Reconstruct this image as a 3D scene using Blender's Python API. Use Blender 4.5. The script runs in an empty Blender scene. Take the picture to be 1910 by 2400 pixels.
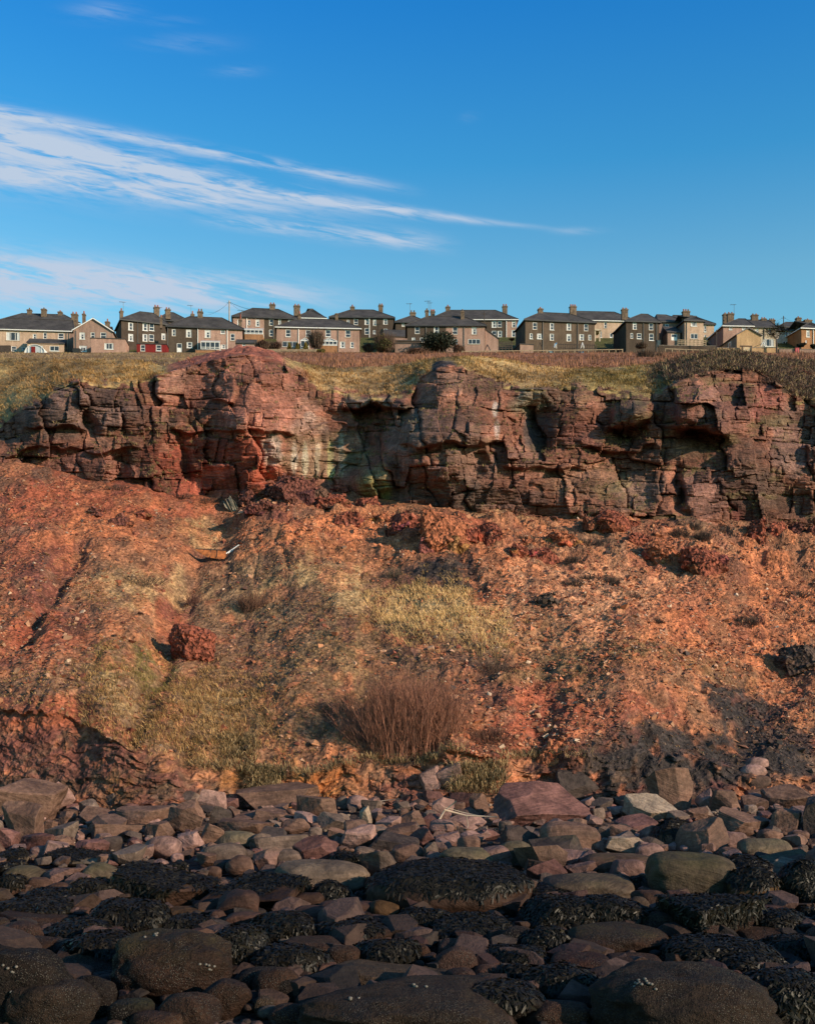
import bpy, math, random
import numpy as np
from mathutils import Vector
R = math.radians
random.seed(7)
S = bpy.context.scene
COL = S.collection
# ---------------------------------------------------------------- camera
F, CX, HY, ZC = 2600.0, 955.0, 1530.0, 4.18      # lens in photo pixels, principal column, horizon row, eye height
cam_d = bpy.data.cameras.new('camera'); cam = bpy.data.objects.new('camera', cam_d); COL.objects.link(cam)
cam.location = (0, 0, ZC); cam.rotation_euler = (R(90), 0, 0)
cam_d.sensor_fit = 'HORIZONTAL'; cam_d.sensor_width = 36; cam_d.lens = 36*F/1910
cam_d.shift_y = (HY-1200)/1910; cam_d.clip_end = 8000; cam_d.clip_start = 0.1
S.camera = cam
S.cycles.max_bounces = 4; S.cycles.diffuse_bounces = 2; S.cycles.glossy_bounces = 2; S.cycles.caustics_reflective = False
# ---------------------------------------------------------------- light
SUN_EL, SUN_AZ = R(21), R(58)                   # azimuth: to the right of straight behind the camera
sdir = Vector((math.sin(SUN_AZ)*math.cos(SUN_EL), -math.cos(SUN_AZ)*math.cos(SUN_EL), math.sin(SUN_EL)))
sun_d = bpy.data.lights.new('sun', 'SUN'); sun_d.energy = 5.0; sun_d.angle = R(0.5); sun_d.color = (1, .80, .58)
sun = bpy.data.objects.new('sun', sun_d); COL.objects.link(sun)
sun.rotation_euler = sdir.to_track_quat('Z', 'Y').to_euler()
S.view_settings.view_transform = 'Standard'; S.view_settings.look = 'None'
S.view_settings.exposure = 0.25; S.view_settings.gamma = 1.0; S.view_settings.use_curve_mapping = False

class G:
    """small node graph helper"""
    def __init__(s, nt): s.nt = nt; s.n = nt.nodes; s.l = nt.links
    def new(s, t, **k):
        n = s.n.new(t)
        for a, v in k.items(): setattr(n, a, v)
        return n
    def put(s, sock, v):
        if isinstance(v, bpy.types.NodeSocket): s.l.new(v, sock)
        elif v is not None:
            if isinstance(v, (tuple, list)) and len(v) == 3 and sock.type == 'RGBA': v = (*v, 1)
            sock.default_value = v
    def m(s, op, a, b=None, c=None, clamp=False):
        n = s.new('ShaderNodeMath', operation=op, use_clamp=clamp)
        s.put(n.inputs[0], a); s.put(n.inputs[1], b); s.put(n.inputs[2], c)
        return n.outputs[0]
    def mix(s, f, a, b, mode='MIX'):
        n = s.new('ShaderNodeMix', data_type='RGBA', blend_type=mode)
        s.put(n.inputs[0], f); s.put(n.inputs[6], a); s.put(n.inputs[7], b)
        return n.outputs[2]
    def ss(s, x, a, b, lo=0., hi=1.):
        n = s.new('ShaderNodeMapRange', interpolation_type='SMOOTHSTEP')
        for i, v in enumerate((x, a, b, lo, hi)): s.put(n.inputs[i], v)
        return n.outputs[0]
    def noise(s, vec, scale, detail=4, rough=.55, dist=0.):
        n = s.new('ShaderNodeTexNoise')
        s.put(n.inputs['Vector'], vec); s.put(n.inputs['Scale'], scale); s.put(n.inputs['Detail'], detail)
        s.put(n.inputs['Roughness'], rough); s.put(n.inputs['Distortion'], dist)
        return n.outputs[0]
    def vor(s, vec, scale, out=0, feature='F1', rand=1.):
        n = s.new('ShaderNodeTexVoronoi', feature=feature); s.put(n.inputs['Vector'], vec); s.put(n.inputs['Scale'], scale)
        s.put(n.inputs['Randomness'], rand)
        return n.outputs[out]
    def vmul(s, v, k):
        n = s.new('ShaderNodeVectorMath', operation='MULTIPLY'); s.put(n.inputs[0], v); n.inputs[1].default_value = k
        return n.outputs[0]
    def comb(s, x, y, z):
        n = s.new('ShaderNodeCombineXYZ'); s.put(n.inputs[0], x); s.put(n.inputs[1], y); s.put(n.inputs[2], z)
        return n.outputs[0]

W = bpy.data.worlds.new('World'); S.world = W; W.use_nodes = True
g = G(W.node_tree); g.n.clear()
sky = g.new('ShaderNodeTexSky', sky_type='NISHITA', sun_disc=False, sun_elevation=SUN_EL, altitude=0,
            air_density=1.0, dust_density=.25, ozone_density=3.2)
sky.sun_rotation = math.pi - SUN_AZ
tc = g.new('ShaderNodeTexCoord').outputs['Generated']
sp = g.new('ShaderNodeSeparateXYZ'); g.l.new(tc, sp.inputs[0])
dx, dy, dz = sp.outputs
yy = g.m('MAXIMUM', dy, .05)
X = g.m('ADD', g.m('MULTIPLY', g.m('DIVIDE', dx, yy), 2.6), .955)      # directions of the sky, thousand-unit tangents
Y = g.m('SUBTRACT', 1.53, g.m('MULTIPLY', g.m('DIVIDE', dz, yy), 2.6))
T = g.m('SUBTRACT', Y, g.m('MULTIPLY', X, .20))
nz = g.noise(g.comb(g.m('MULTIPLY', X, 1.3), g.m('MULTIPLY', T, 13), 0), 2.0, 4, .62, .5)
nf = g.noise(g.comb(g.m('MULTIPLY', g.m('ADD', X, g.m('MULTIPLY', T, 1.2)), 5), g.m('MULTIPLY', T, 30), 3.), 2.0, 4, .62, .8)
nn = g.m('ADD', g.m('MULTIPLY', nz, .62), g.m('MULTIPLY', nf, .38))
def band(a, b, c, w0, w1, xe0, xe1, k):
    """curve Y=a+bX+cX2, half width w0 at X=0 tapering to w1 at X=1, fading out between xe0 and xe1"""
    cy = g.m('ADD', a, g.m('ADD', g.m('MULTIPLY', X, b), g.m('MULTIPLY', g.m('MULTIPLY', X, X), c)))
    w = g.m('MAXIMUM', g.m('ADD', w0, g.m('MULTIPLY', X, w1-w0)), .006)
    d = g.m('DIVIDE', g.m('SUBTRACT', Y, cy), w)
    e = g.m('POWER', 2.718, g.m('MULTIPLY', g.m('MULTIPLY', d, d), -1.))
    return g.m('MULTIPLY', g.m('MULTIPLY', e, g.ss(X, xe0, xe1, 1., 0.)), k)
bands = [band(.262, .19, .0, .016, .012, .75, 1.02, .85),
         band(.318, .245, -.06, .040, .011, .9, 1.38, 1.1),
         band(.405, .13, .0, .030, .010, .35, .95, .9),
         band(.36, .17, .0, .08, .02, .3, .8, .42),
         band(.462, .105, .0, .010, .020, .92, 1.10, .9),
         band(.625, .10, -.02, .045, .018, .45, .95, .95),
         band(.680, .05, .0, .05, .03, .35, .95, .8)]
bm = bands[0]
bands[4] = g.m('MULTIPLY', bands[4], g.ss(X, .42, .62)); 
for b in bands[1:]: bm = g.m('ADD', bm, b)
def puff(cx, cy, rx, ry, k):
    a = g.m('DIVIDE', g.m('SUBTRACT', X, cx), rx); b = g.m('DIVIDE', g.m('SUBTRACT', Y, cy), ry)
    return g.m('MULTIPLY', g.m('POWER', 2.718, g.m('MULTIPLY', g.m('ADD', g.m('MULTIPLY', a, a), g.m('MULTIPLY', b, b)), -1.)), k)
for p in ((.24, .025, .07, .022, .24), (.40, .048, .05, .01, .14), (.56, .165, .05, .012, .2), (.43, .1, .1, .02, .13),
          (1.10, .275, .02, .012, .12), (.98, .69, .06, .01, .2), (1.35, .54, .05, .008, .3)):
    bm = g.m('ADD', bm, puff(*p))
far = g.m('MULTIPLY', g.m('MULTIPLY', bm, g.ss(nn, .36, .60)), 1.1, clamp=True)
# thin cirrus on the rest of the dome
gen = g.noise(g.comb(g.m('DIVIDE', dx, g.m('MAXIMUM', dz, .06)), g.m('MULTIPLY', g.m('DIVIDE', dy, g.m('MAXIMUM', dz, .06)), .3), 0), .8, 2, .6, .6)
genm = g.m('MULTIPLY', g.ss(gen, .55, .85), g.ss(dy, .2, -.1, 0, .5))
cm = g.m('MAXIMUM', g.m('MULTIPLY', far, g.ss(dy, .1, .3)), genm)
hs = g.new('ShaderNodeHueSaturation'); g.put(hs.inputs['Saturation'], 1.1); g.l.new(sky.outputs[0], hs.inputs['Color'])
rmp = g.new('ShaderNodeValToRGB'); g.l.new(dz, rmp.inputs[0])      # haze whitens towards the horizon; unseen upper sky reddened so shade turns less blue
el = rmp.color_ramp.elements
for i, (ps, c) in enumerate(((0., (.50, .42, .23)), (.314, (.50, .37, .265)), (.403, (.20, .322, .295)), (.507, (.09, .272, .325)), (.78, (.38, .25, .22)), (1., (.42, .25, .215)))):
    e_ = el[i] if i < 2 else el.new(ps)
    e_.position = ps; e_.color = (*c, 1)
skyc = g.mix(1.0, hs.outputs[0], g.mix(1.0, rmp.outputs[0], (4*.55, 4., 4*1.16), 'MULTIPLY'), 'MULTIPLY')
SKYK = .125
cl = g.mix(cm, skyc, tuple(v/SKYK for v in (.42, .51, .64)))
bg = g.new('ShaderNodeBackground'); g.l.new(cl, bg.inputs[0]); bg.inputs[1].default_value = SKYK
W.cycles.sampling_method = 'MANUAL'; W.cycles.sample_map_resolution = 256
wo = g.new('ShaderNodeOutputWorld'); g.l.new(bg.outputs[0], wo.inputs[0])

# ---------------------------------------------------------------- numeric helpers
def _h(ix, iy, iz, seed):
    h = (ix.astype(np.int64)*374761393 + iy.astype(np.int64)*668265263 + iz.astype(np.int64)*2147483647*3 + seed*974711) & 0xffffffff
    h = ((h ^ (h >> 13))*1274126177) & 0xffffffff
    h = ((h ^ (h >> 16))*2246822519) & 0xffffffff
    return ((h ^ (h >> 15)) & 0xffffff)/float(0xffffff)
def vnoise(x, y, z=None, seed=0):
    """smooth value noise in -1..1"""
    x = np.asarray(x, float); y = np.asarray(y, float)
    x, y = np.broadcast_arrays(x, y)
    xi = np.floor(x); yi = np.floor(y); fx = x-xi; fy = y-yi
    fx = fx*fx*fx*(fx*(fx*6-15)+10); fy = fy*fy*fy*(fy*(fy*6-15)+10)
    if z is None:
        zz = np.zeros_like(xi)
        a = _h(xi, yi, zz, seed)*(1-fx)+_h(xi+1, yi, zz, seed)*fx
        b = _h(xi, yi+1, zz, seed)*(1-fx)+_h(xi+1, yi+1, zz, seed)*fx
        return (a*(1-fy)+b*fy)*2-1
    z = np.asarray(z, float); zi = np.floor(z); fz = z-zi; fz = fz*fz*(3-2*fz)
    o = 0
    for k in (0, 1):
        a = _h(xi, yi, zi+k, seed)*(1-fx)+_h(xi+1, yi, zi+k, seed)*fx
        b = _h(xi, yi+1, zi+k, seed)*(1-fx)+_h(xi+1, yi+1, zi+k, seed)*fx
        o = o+(a*(1-fy)+b*fy)*(fz if k else 1-fz)
    return o*2-1
def fbm(x, y, z=None, octv=4, seed=0, gain=.5):
    o = 0; a = 1; t = 0
    for i in range(octv):
        k = 2.03**i
        o = o+a*vnoise(np.asarray(x)*k+i*7.3, np.asarray(y)*k-i*3.1, None if z is None else np.asarray(z)*k+i*1.7, seed+i*17)
        t += a; a *= gain
    return o/t
def sst(x, a, b):
    t = np.clip((x-a)/(b-a), 0, 1); return t*t*(3-2*t)
def poly(pts):
    xs = np.array([p[0] for p in pts], float); ys = np.array([p[1] for p in pts], float)
    return lambda x: np.interp(x, xs, ys)
def at(px, py, Y):
    """point on the sight line through a photo pixel, Y metres away"""
    return np.array(((px-CX)/F*Y, Y, ZC+(HY-py)/F*Y))

def mesh_np(name, v, f, col=None, smooth=False, attrs=None):
    v = np.asarray(v, np.float32).reshape(-1, 3)
    fl = f if isinstance(f, list) else [f]
    me = bpy.data.meshes.new(name)
    me.vertices.add(len(v)); me.vertices.foreach_set('co', v.ravel())
    tot = [np.full(len(a), a.shape[1], np.int32) for a in fl]
    tot = np.concatenate(tot); idx = np.concatenate([a.astype(np.int32).ravel() for a in fl])
    me.loops.add(len(idx)); me.loops.foreach_set('vertex_index', idx)
    me.polygons.add(len(tot)); st = np.concatenate(([0], np.cumsum(tot)[:-1])).astype(np.int32)
    me.polygons.foreach_set('loop_start', st)
    me.polygons.foreach_set('loop_total', tot)
    me.polygons.foreach_set('use_smooth', np.full(len(tot), smooth))
    if col is not None:
        a = me.color_attributes.new('Col', 'FLOAT_COLOR', 'POINT')
        c = np.ones((len(v), 4), np.float32); c[:, :3] = col; a.data.foreach_set('color', c.ravel())
    for k, val in (attrs or {}).items():
        a = me.attributes.new(k, 'FLOAT', 'POINT'); a.data.foreach_set('value', np.asarray(val, np.float32).ravel())
    me.update(calc_edges=True); me.validate()
    return me
def link(name, me, mat=None, parent=None, loc=None):
    o = bpy.data.objects.new(name, me); COL.objects.link(o)
    if mat is not None and me is not None and not len(me.materials): me.materials.append(mat)
    if parent is not None: o.parent = parent
    if loc is not None: o.location = loc
    return o
def tag(o, label=None, cat=None, group=None, kind=None):
    if label: o['label'] = label
    if cat: o['category'] = cat
    if group: o['group'] = group
    if kind: o['kind'] = kind
    return o
def empty(name, loc):
    o = bpy.data.objects.new(name, None); COL.objects.link(o); o.location = loc; o.empty_display_size = .2
    return o
def gridfaces(nr, nc):
    i = np.arange(nr*nc).reshape(nr, nc)
    return np.stack([i[:-1, :-1], i[:-1, 1:], i[1:, 1:], i[1:, :-1]], -1).reshape(-1, 4)

class MB:
    """collects boxes, prisms and tubes into one mesh"""
    def __init__(s): s.v = []; s.f = []
    def quad(s, *p):
        k = len(s.v); s.v += [tuple(q) for q in p]; s.f.append(tuple(range(k, k+len(p))))
    def hexa(s, p):
        """8 corners: bottom ring ccw seen from above, then top ring"""
        k = len(s.v); s.v += [tuple(q) for q in p]
        for q in ((3, 2, 1, 0), (4, 5, 6, 7), (0, 1, 5, 4), (1, 2, 6, 5), (2, 3, 7, 6), (3, 0, 4, 7)): s.f.append(tuple(k+i for i in q))
    def tube(s, pts, r0, r1=None, n=5):
        r1 = r0 if r1 is None else r1; k0 = len(s.v); m = len(pts)
        for i, p in enumerate(pts):
            p = Vector(p); a = Vector(pts[max(0, i-1)]); b = Vector(pts[min(m-1, i+1)]); d = (b-a).normalized()
            u = d.cross(Vector((0, 0, 1)) if abs(d.z) < .9 else Vector((1, 0, 0))).normalized(); w = d.cross(u)
            r = r0+(r1-r0)*i/max(1, m-1)
            for j in range(n):
                t = 2*math.pi*j/n; s.v.append(tuple(p+(u*math.cos(t)+w*math.sin(t))*r))
        for i in range(m-1):
            for j in range(n):
                s.f.append((k0+i*n+j, k0+i*n+(j+1) % n, k0+(i+1)*n+(j+1) % n, k0+(i+1)*n+j))
        s.f.append(tuple(k0+j for j in range(n))); s.f.append(tuple(k0+(m-1)*n+j for j in reversed(range(n))))
    def build(s, name, mat, parent=None, origin=(0, 0, 0), smooth=False):
        me = bpy.data.meshes.new(name); o = Vector(origin)
        me.from_pydata([tuple(Vector(p)-o) for p in s.v], [], s.f); me.update()
        if smooth: me.polygons.foreach_set('use_smooth', [True]*len(me.polygons))
        ob = link(name, me, mat, parent)
        if parent is None: ob.location = o
        return ob

# ---------------------------------------------------------------- materials
def material(name, fn):
    m = bpy.data.materials.new(name); m.use_nodes = True; q = G(m.node_tree); q.n.clear()
    out = q.new('ShaderNodeOutputMaterial'); b = q.new('ShaderNodeBsdfPrincipled'); q.l.new(b.outputs[0], out.inputs[0])
    fn(q, b); return m
def geo_pos(q): return q.new('ShaderNodeNewGeometry').outputs['Position']
def bump(q, b, h, dist, strength=1.):
    n = q.new('ShaderNodeBump'); q.put(n.inputs['Height'], h); n.inputs['Distance'].default_value = dist; n.inputs['Strength'].default_value = strength
    q.l.new(n.outputs[0], b.inputs['Normal'])
def vcol(q, name='Col'):
    n = q.new('ShaderNodeAttribute'); n.attribute_name = name; return n.outputs['Color']
def vfac(q, name):
    n = q.new('ShaderNodeAttribute'); n.attribute_name = name; return n.outputs['Fac']
def gray(q, v, lo, hi):
    """noise value to a multiplying grey"""
    k = q.ss(v, .25, .75, lo, hi); return q.comb(k, k, k)
def m_plain(name, col, rough=.7, var=.25, scale=3., metal=0.):
    def fn(q, b):
        p = geo_pos(q)
        q.put(b.inputs['Base Color'], q.mix(1., col, gray(q, q.noise(p, scale, 5), 1-var, 1+var), 'MULTIPLY'))
        b.inputs['Roughness'].default_value = rough; b.inputs['Metallic'].default_value = metal
    return material(name, fn)
def m_leaf(name, rough=.75, trans=.0):
    def fn(q, b):
        q.put(b.inputs['Base Color'], vcol(q)); b.inputs['Roughness'].default_value = rough
        b.inputs['Specular IOR Level'].default_value = .2
    return material(name, fn)
def f_ground(fine, bd):
    def fn(q, b):
        p = geo_pos(q)
        c = vcol(q)
        n1 = q.noise(p, 1.3, 3, .65); n2 = q.noise(p, 9., 3, .7); n3 = q.vor(p, fine, 0)
        c = q.mix(1., c, gray(q, n1, .72, 1.3), 'MULTIPLY'); c = q.mix(1., c, gray(q, n2, .7, 1.3), 'MULTIPLY')
        cc = q.vor(p, fine, 1); cb = q.new('ShaderNodeSeparateColor'); q.l.new(cc, cb.inputs[0])
        k = q.ss(cb.outputs[0], 0, 1, .7, 1.35)
        c = q.mix(1., c, q.comb(k, k, k), 'MULTIPLY')
        q.put(b.inputs['Base Color'], c); b.inputs['Roughness'].default_value = .9; b.inputs['Specular IOR Level'].default_value = .15
        bump(q, b, q.m('ADD', n2, q.m('MULTIPLY', n3, .8)), bd)
    return fn
M_ground = material('hillside_soil', f_ground(9., .05))
M_field = material('field_turf', f_ground(3., .2))
def f_cliff(q, b):
    p = geo_pos(q); c = vcol(q)
    ps = q.vmul(p, (1., 1., 6.))
    n1 = q.noise(p, .9, 3, .65, .3); n2 = q.noise(ps, 2.2, 4, .7, .4); n3 = q.noise(p, 8., 3, .7)
    st = q.noise(q.vmul(p, (3.5, 3.5, .25)), 1.2, 3, .65)      # streaks run down the face
    c = q.mix(1., c, gray(q, n1, .68, 1.3), 'MULTIPLY'); c = q.mix(1., c, gray(q, n2, .7, 1.3), 'MULTIPLY')
    c = q.mix(1., c, gray(q, st, .75, 1.25), 'MULTIPLY'); c = q.mix(1., c, gray(q, n3, .7, 1.3), 'MULTIPLY')
    lich = q.ss(q.noise(p, 2.3, 4, .7), .58, .72)
    c = q.mix(q.m('MULTIPLY', lich, .35), c, (.10, .085, .07))
    q.put(b.inputs['Base Color'], c); b.inputs['Roughness'].default_value = .85; b.inputs['Specular IOR Level'].default_value = .2
    bump(q, b, q.m('ADD', q.m('MULTIPLY', n2, .8), q.m('MULTIPLY', n3, .6)), .16)
M_cliff = material('red_sandstone', f_cliff)
M_stone = m_leaf('loose_stone', .9); M_grass = m_leaf('dry_grass', .8); M_twig = m_leaf('twig_bark', .8)
def f_rock(barn):
    def fn(q, b):
        p = geo_pos(q)
        oi = q.new('ShaderNodeObjectInfo'); c = oi.outputs['Color']
        off = q.new('ShaderNodeVectorMath', operation='MULTIPLY_ADD'); q.l.new(p, off.inputs[0]); off.inputs[1].default_value = (1, 1, 1)
        rr = q.m('MULTIPLY', oi.outputs['Random'], 37.); q.l.new(q.comb(rr, rr, rr), off.inputs[2]); pp = off.outputs[0]
        n1 = q.noise(pp, 1.6, 3, .65, .4); n2 = q.noise(pp, 9., 3, .72)
        # bedding lines, tilted differently in each stone
        vr = q.new('ShaderNodeVectorRotate', rotation_type='EULER_XYZ'); q.l.new(pp, vr.inputs[0])
        q.l.new(q.comb(q.m('SUBTRACT', q.m('MULTIPLY', oi.outputs['Random'], 1.6), .8), q.m('SUBTRACT', q.m('FRACT', rr), .5), rr), vr.inputs['Rotation'])
        n3 = q.noise(q.vmul(vr.outputs[0], (1, 1, 10)), 1.5, 3, .65, .4)
        c = q.mix(1., c, gray(q, n1, .6, 1.4), 'MULTIPLY'); c = q.mix(1., c, gray(q, n3, .75, 1.25), 'MULTIPLY')
        c = q.mix(1., c, gray(q, n2, .72, 1.28), 'MULTIPLY')
        alg = vfac(q, 'alga')
        c = q.mix(q.m('MULTIPLY', alg, q.ss(n1, .35, .65, .25, 1.)), c, (.045, .048, .016))
        wd = vfac(q, 'weed')
        c = q.mix(q.m('MULTIPLY', wd, .9), c, (.008, .008, .006))
        h = q.m('ADD', q.m('MULTIPLY', n2, .6), q.m('MULTIPLY', n3, .5))
        if barn:
            cr = q.noise(pp, 22., 3, .8); c = q.mix(1., c, gray(q, cr, .5, 1.35), 'MULTIPLY'); h = q.m('ADD', h, q.m('MULTIPLY', cr, .9))
            v = q.vor(pp, 46., 0); pat = q.ss(q.noise(pp, 2.1, 5, .7), .38, .62)
            sp_ = q.m('MULTIPLY', q.ss(v, .42, .22), pat)
            c = q.mix(q.m('MULTIPLY', sp_, .45), c, (.17, .145, .12)); h = q.m('ADD', h, q.m('MULTIPLY', sp_, .5))
        q.put(b.inputs['Base Color'], c)
        q.put(b.inputs['Roughness'], q.ss(n1, .3, .7, .6, .85)); b.inputs['Specular IOR Level'].default_value = .15
        bump(q, b, h, .045)
    return fn
M_rock = material('shore_rock', f_rock(False)); M_barn = material('barnacled_rock', f_rock(True))
def f_clink(q, b):
    p = geo_pos(q); oi = q.new('ShaderNodeObjectInfo'); c = oi.outputs['Color']
    v = q.vor(p, 7., 1); s3 = q.new('ShaderNodeSeparateColor'); q.l.new(v, s3.inputs[0])
    n2 = q.noise(p, 6., 3, .75)
    k = q.ss(s3.outputs[0], 0, 1, .5, 1.6); c = q.mix(1., c, q.comb(k, k, k), 'MULTIPLY')
    c = q.mix(q.ss(n2, .55, .75), c, (.06, .028, .022)); c = q.mix(1., c, gray(q, n2, .6, 1.4), 'MULTIPLY')
    q.put(b.inputs['Base Color'], c); b.inputs['Roughness'].default_value = .9; b.inputs['Specular IOR Level'].default_value = .15
    bump(q, b, q.m('ADD', n2, q.vor(p, 7., 0)), .12)
M_clink = material('burnt_shale', f_clink)
def f_weed(q, b):
    q.put(b.inputs['Base Color'], vcol(q)); b.inputs['Roughness'].default_value = .48; b.inputs['Specular IOR Level'].default_value = .2
M_weed = material('wet_seaweed', f_weed)
# ================================================================ TERRAIN
toe = poly([(-500, 1890), (0, 1880), (150, 1888), (300, 1896), (420, 1896), (560, 1886), (850, 1885), (1000, 1890), (1200, 1882), (1400, 1880), (1600, 1875), (1800, 1870), (2400, 1870)])
bankr = poly([(-500, 1690), (0, 1688), (100, 1690), (200, 1708), (300, 1750), (400, 1785), (560, 1802), (640, 1802), (700, 1797), (900, 1787), (1000, 1780), (1060, 1745), (1150, 1762), (1250, 1770), (1400, 1785), (1500, 1790), (1600, 1800), (1700, 1790), (1800, 1800), (1910, 1822), (2400, 1822)])
baser = poly([(-500, 1086), (0, 1086), (63, 1089), (112, 1100), (149, 1112), (209, 1130), (317, 1142), (373, 1153), (522, 1172), (600, 1165), (700, 1148), (784, 1147), (829, 1154), (896, 1169), (1007, 1188), (1056, 1195), (1157, 1210), (1320, 1217), (1435, 1210), (1601, 1221), (1733, 1221), (1797, 1230), (1910, 1242), (2400, 1250)])
topr = poly([(-500, 1010), (-100, 1008), (0, 1000), (37, 966), (90, 944), (123, 918), (164, 898), (194, 890), (224, 903), (268, 903), (298, 894), (343, 893), (380, 876), (430, 862), (490, 845), (541, 834), (589, 830), (640, 840), (683, 866), (724, 892), (754, 923), (784, 914), (836, 930), (877, 934), (933, 927), (974, 908), (989, 884), (1037, 856), (1082, 858), (1142, 886), (1222, 911), (1308, 913), (1350, 900), (1418, 915), (1520, 923), (1550, 919), (1588, 896), (1627, 878), (1669, 866), (1770, 868), (1818, 898), (1861, 934), (1910, 940), (2400, 945)])
crestr = poly([(-500, 836), (0, 838), (200, 842), (330, 846), (380, 858), (410, 850), (466, 836), (541, 817), (589, 811), (640, 821), (683, 843), (724, 853), (799, 861), (896, 858), (970, 848), (1045, 836), (1120, 835), (1180, 839), (1244, 853), (1350, 864), (1478, 857), (1550, 852), (1584, 843), (1620, 830), (1660, 825), (1720, 824), (1775, 831), (1860, 843), (1910, 848), (2400, 852)])
def Ybase(px): return 57.0+1.6*vnoise(np.asarray(px)/260., 3.3, seed=5)+.0006*(np.asarray(px)-955)*0
def seg_dist(px, py, pl):
    d = np.full(np.broadcast(px, py).shape, 1e9); 
    for (x0, y0), (x1, y1) in zip(pl[:-1], pl[1:]):
        vx, vy = x1-x0, y1-y0; t = np.clip(((px-x0)*vx+(py-y0)*vy)/(vx*vx+vy*vy), 0, 1)
        d = np.minimum(d, np.hypot(px-x0-t*vx, py-y0-t*vy))
    return d
GULLY = [([(520, 1205), (500, 1260), (478, 1330), (440, 1400), (395, 1460), (380, 1560), (345, 1640), (290, 1720)], .5, 40),
         ([(165, 1300), (135, 1370), (85, 1450), (40, 1500)], .45, 26),
         ([(1960, 1490), (1840, 1560), (1790, 1650), (1760, 1760)], .35, 60),
         ([(1080, 1340), (1120, 1390)], .3, 22), ([(1700, 1250), (1800, 1330), (1910, 1370)], .5, 45)]
RIDGE = [([(640, 1250), (720, 1330), (760, 1450), (700, 1600)], .5, 110), ([(60, 1260), (200, 1300), (250, 1450), (180, 1600)], .25, 90),
         ([(1120, 1290), (1250, 1400), (1450, 1560), (1500, 1640)], .7, 130), ([(1700, 1300), (1650, 1420), (1550, 1560)], .4, 100)]
def hill_Y(px, py):
    px = np.asarray(px, float); py = np.asarray(py, float)
    t, bk, ba = toe(px), bankr(px), baser(px)
    bs = sum(bankr(px+o) for o in range(-120, 121, 40))/7.; bk = bk+(bs-bk)*sst(bk-py, 0, 130)
    bk = np.maximum(bk, np.where(py < bankr(px), py+1e-3, bk))
    Yt = ZC*F/(t-HY); Yk = Yt+1.1+.4*sst(px, 400, 50)+.5*vnoise(px/90., 1., seed=8); Yb = Ybase(px)
    f = (bk-py)/(bk-ba)
    up = Yk+(Yb-Yk)*np.clip(f, 0, 1)**1.32+np.clip(f-1, 0, 1)*120
    h = np.clip((t-py)/(t-bk), 0, 1)
    lo = Yt+(Yk-Yt)*h**1.3-np.clip((py-t)/60, 0, 3)*.6
    return np.where(f > 0, up, lo)
def hill(px, py, rough=True):
    px = np.asarray(px, float); py = np.asarray(py, float)
    px, py = np.broadcast_arrays(px, py)
    Y = hill_Y(px, py); x = (px-CX)/F*Y; z = ZC+(HY-py)/F*Y
    below = sst(py, toe(px)-5, toe(px)+15)
    z = np.where(py > toe(px), np.minimum(z, -.35*(py-toe(px))/30), z)
    dz = .40*fbm(x/7., Y/7., octv=3, seed=2)+.24*fbm(x/1.7, Y/1.7, octv=3, seed=3)
    rl = fbm(x/1.2+.6*vnoise(x/3., Y/3., seed=27), Y/5., octv=3, seed=28); dz = dz-.10*np.exp(-(rl/.16)**2)*sst(fbm(x/5., Y/5., octv=2, seed=29), 0, .4)+.16*np.abs(fbm(x/.9, Y/.9, octv=3, seed=30))
    for pl, dep, w in GULLY: dz = dz-dep*np.exp(-(seg_dist(px+22*vnoise(px/60, py/60, seed=31), py, pl)/w)**2)
    for pl, dep, w in RIDGE: dz = dz+dep*np.exp(-(seg_dist(px, py, pl)/w)**2)
    dz = dz*sst(py, baser(px), baser(px)+40)
    if rough:
        rs = sst(px+150*vnoise(px/120, py/120, seed=4), 1000, 1250)*sst(py, 1780, 1700)
        lump = sst(py, 1380, 1280)*sst(px, 520, 640)*sst(py, baser(px)-5, baser(px)+25)
        dz = dz+lump*(.55*np.abs(fbm(x/1.5, Y/1.5, octv=3, seed=15))+.22*fbm(x/.5, Y/.5, octv=3, seed=16))
        dz = dz+.10*fbm(x/.55, Y/.55, octv=3, seed=9)+(.035+.04*rs)*fbm(x/.21, Y/.26, octv=2, seed=10)
        bkz = sst(py, bankr(px)-8, bankr(px)+12)*(1-below)*(.45+.55*sst(px, 200, 420))
        Y = Y-bkz*(.38*np.abs(fbm(x/1.1, z/.8, octv=3, seed=12))+.16*fbm(x/.3, z/.12, octv=3, seed=14)+.10*(_h(np.floor(x/.35+.8*fbm(x, z, octv=2, seed=17)), np.floor(z/.16+.6*fbm(x, z, octv=2, seed=18)), x*0, 4)-.5))*1.2
        # turf lip over the bank
        Y = Y-.22*np.exp(-((py-bankr(px)-1)/7.)**2)*sst(vnoise(px/50, 2.2, seed=19), -.6, .2)
    return np.stack([x, Y, z+dz*(1-below)], -1)
def paint(px, py, col, blobs, seed=40, rough=.34, sc=38.):
    nx = fbm(px/sc, py/sc, octv=5, seed=seed)
    for cx, cy, rx, ry, c, k in blobs:
        d2 = ((px-cx)/rx)**2+((py-cy)/ry)**2
        w = k*sst(np.exp(-d2)+rough*nx*1.6*np.exp(-d2*.35), .22, .62)
        col = col+(np.array(c)-col)*w[..., None]
    return col
ORG = (.40, .138, .062); RED = (.255, .070, .038); DRED = (.14, .05, .038); BRN = (.165, .095, .058); STR = (.36, .24, .118); OLV = (.17, .105, .052)
GRN = (.10, .12, .032); COAL = (.035, .027, .025); PALE = (.46, .24, .135); OCH = (.33, .135, .045); DK = (.075, .045, .033)
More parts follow.
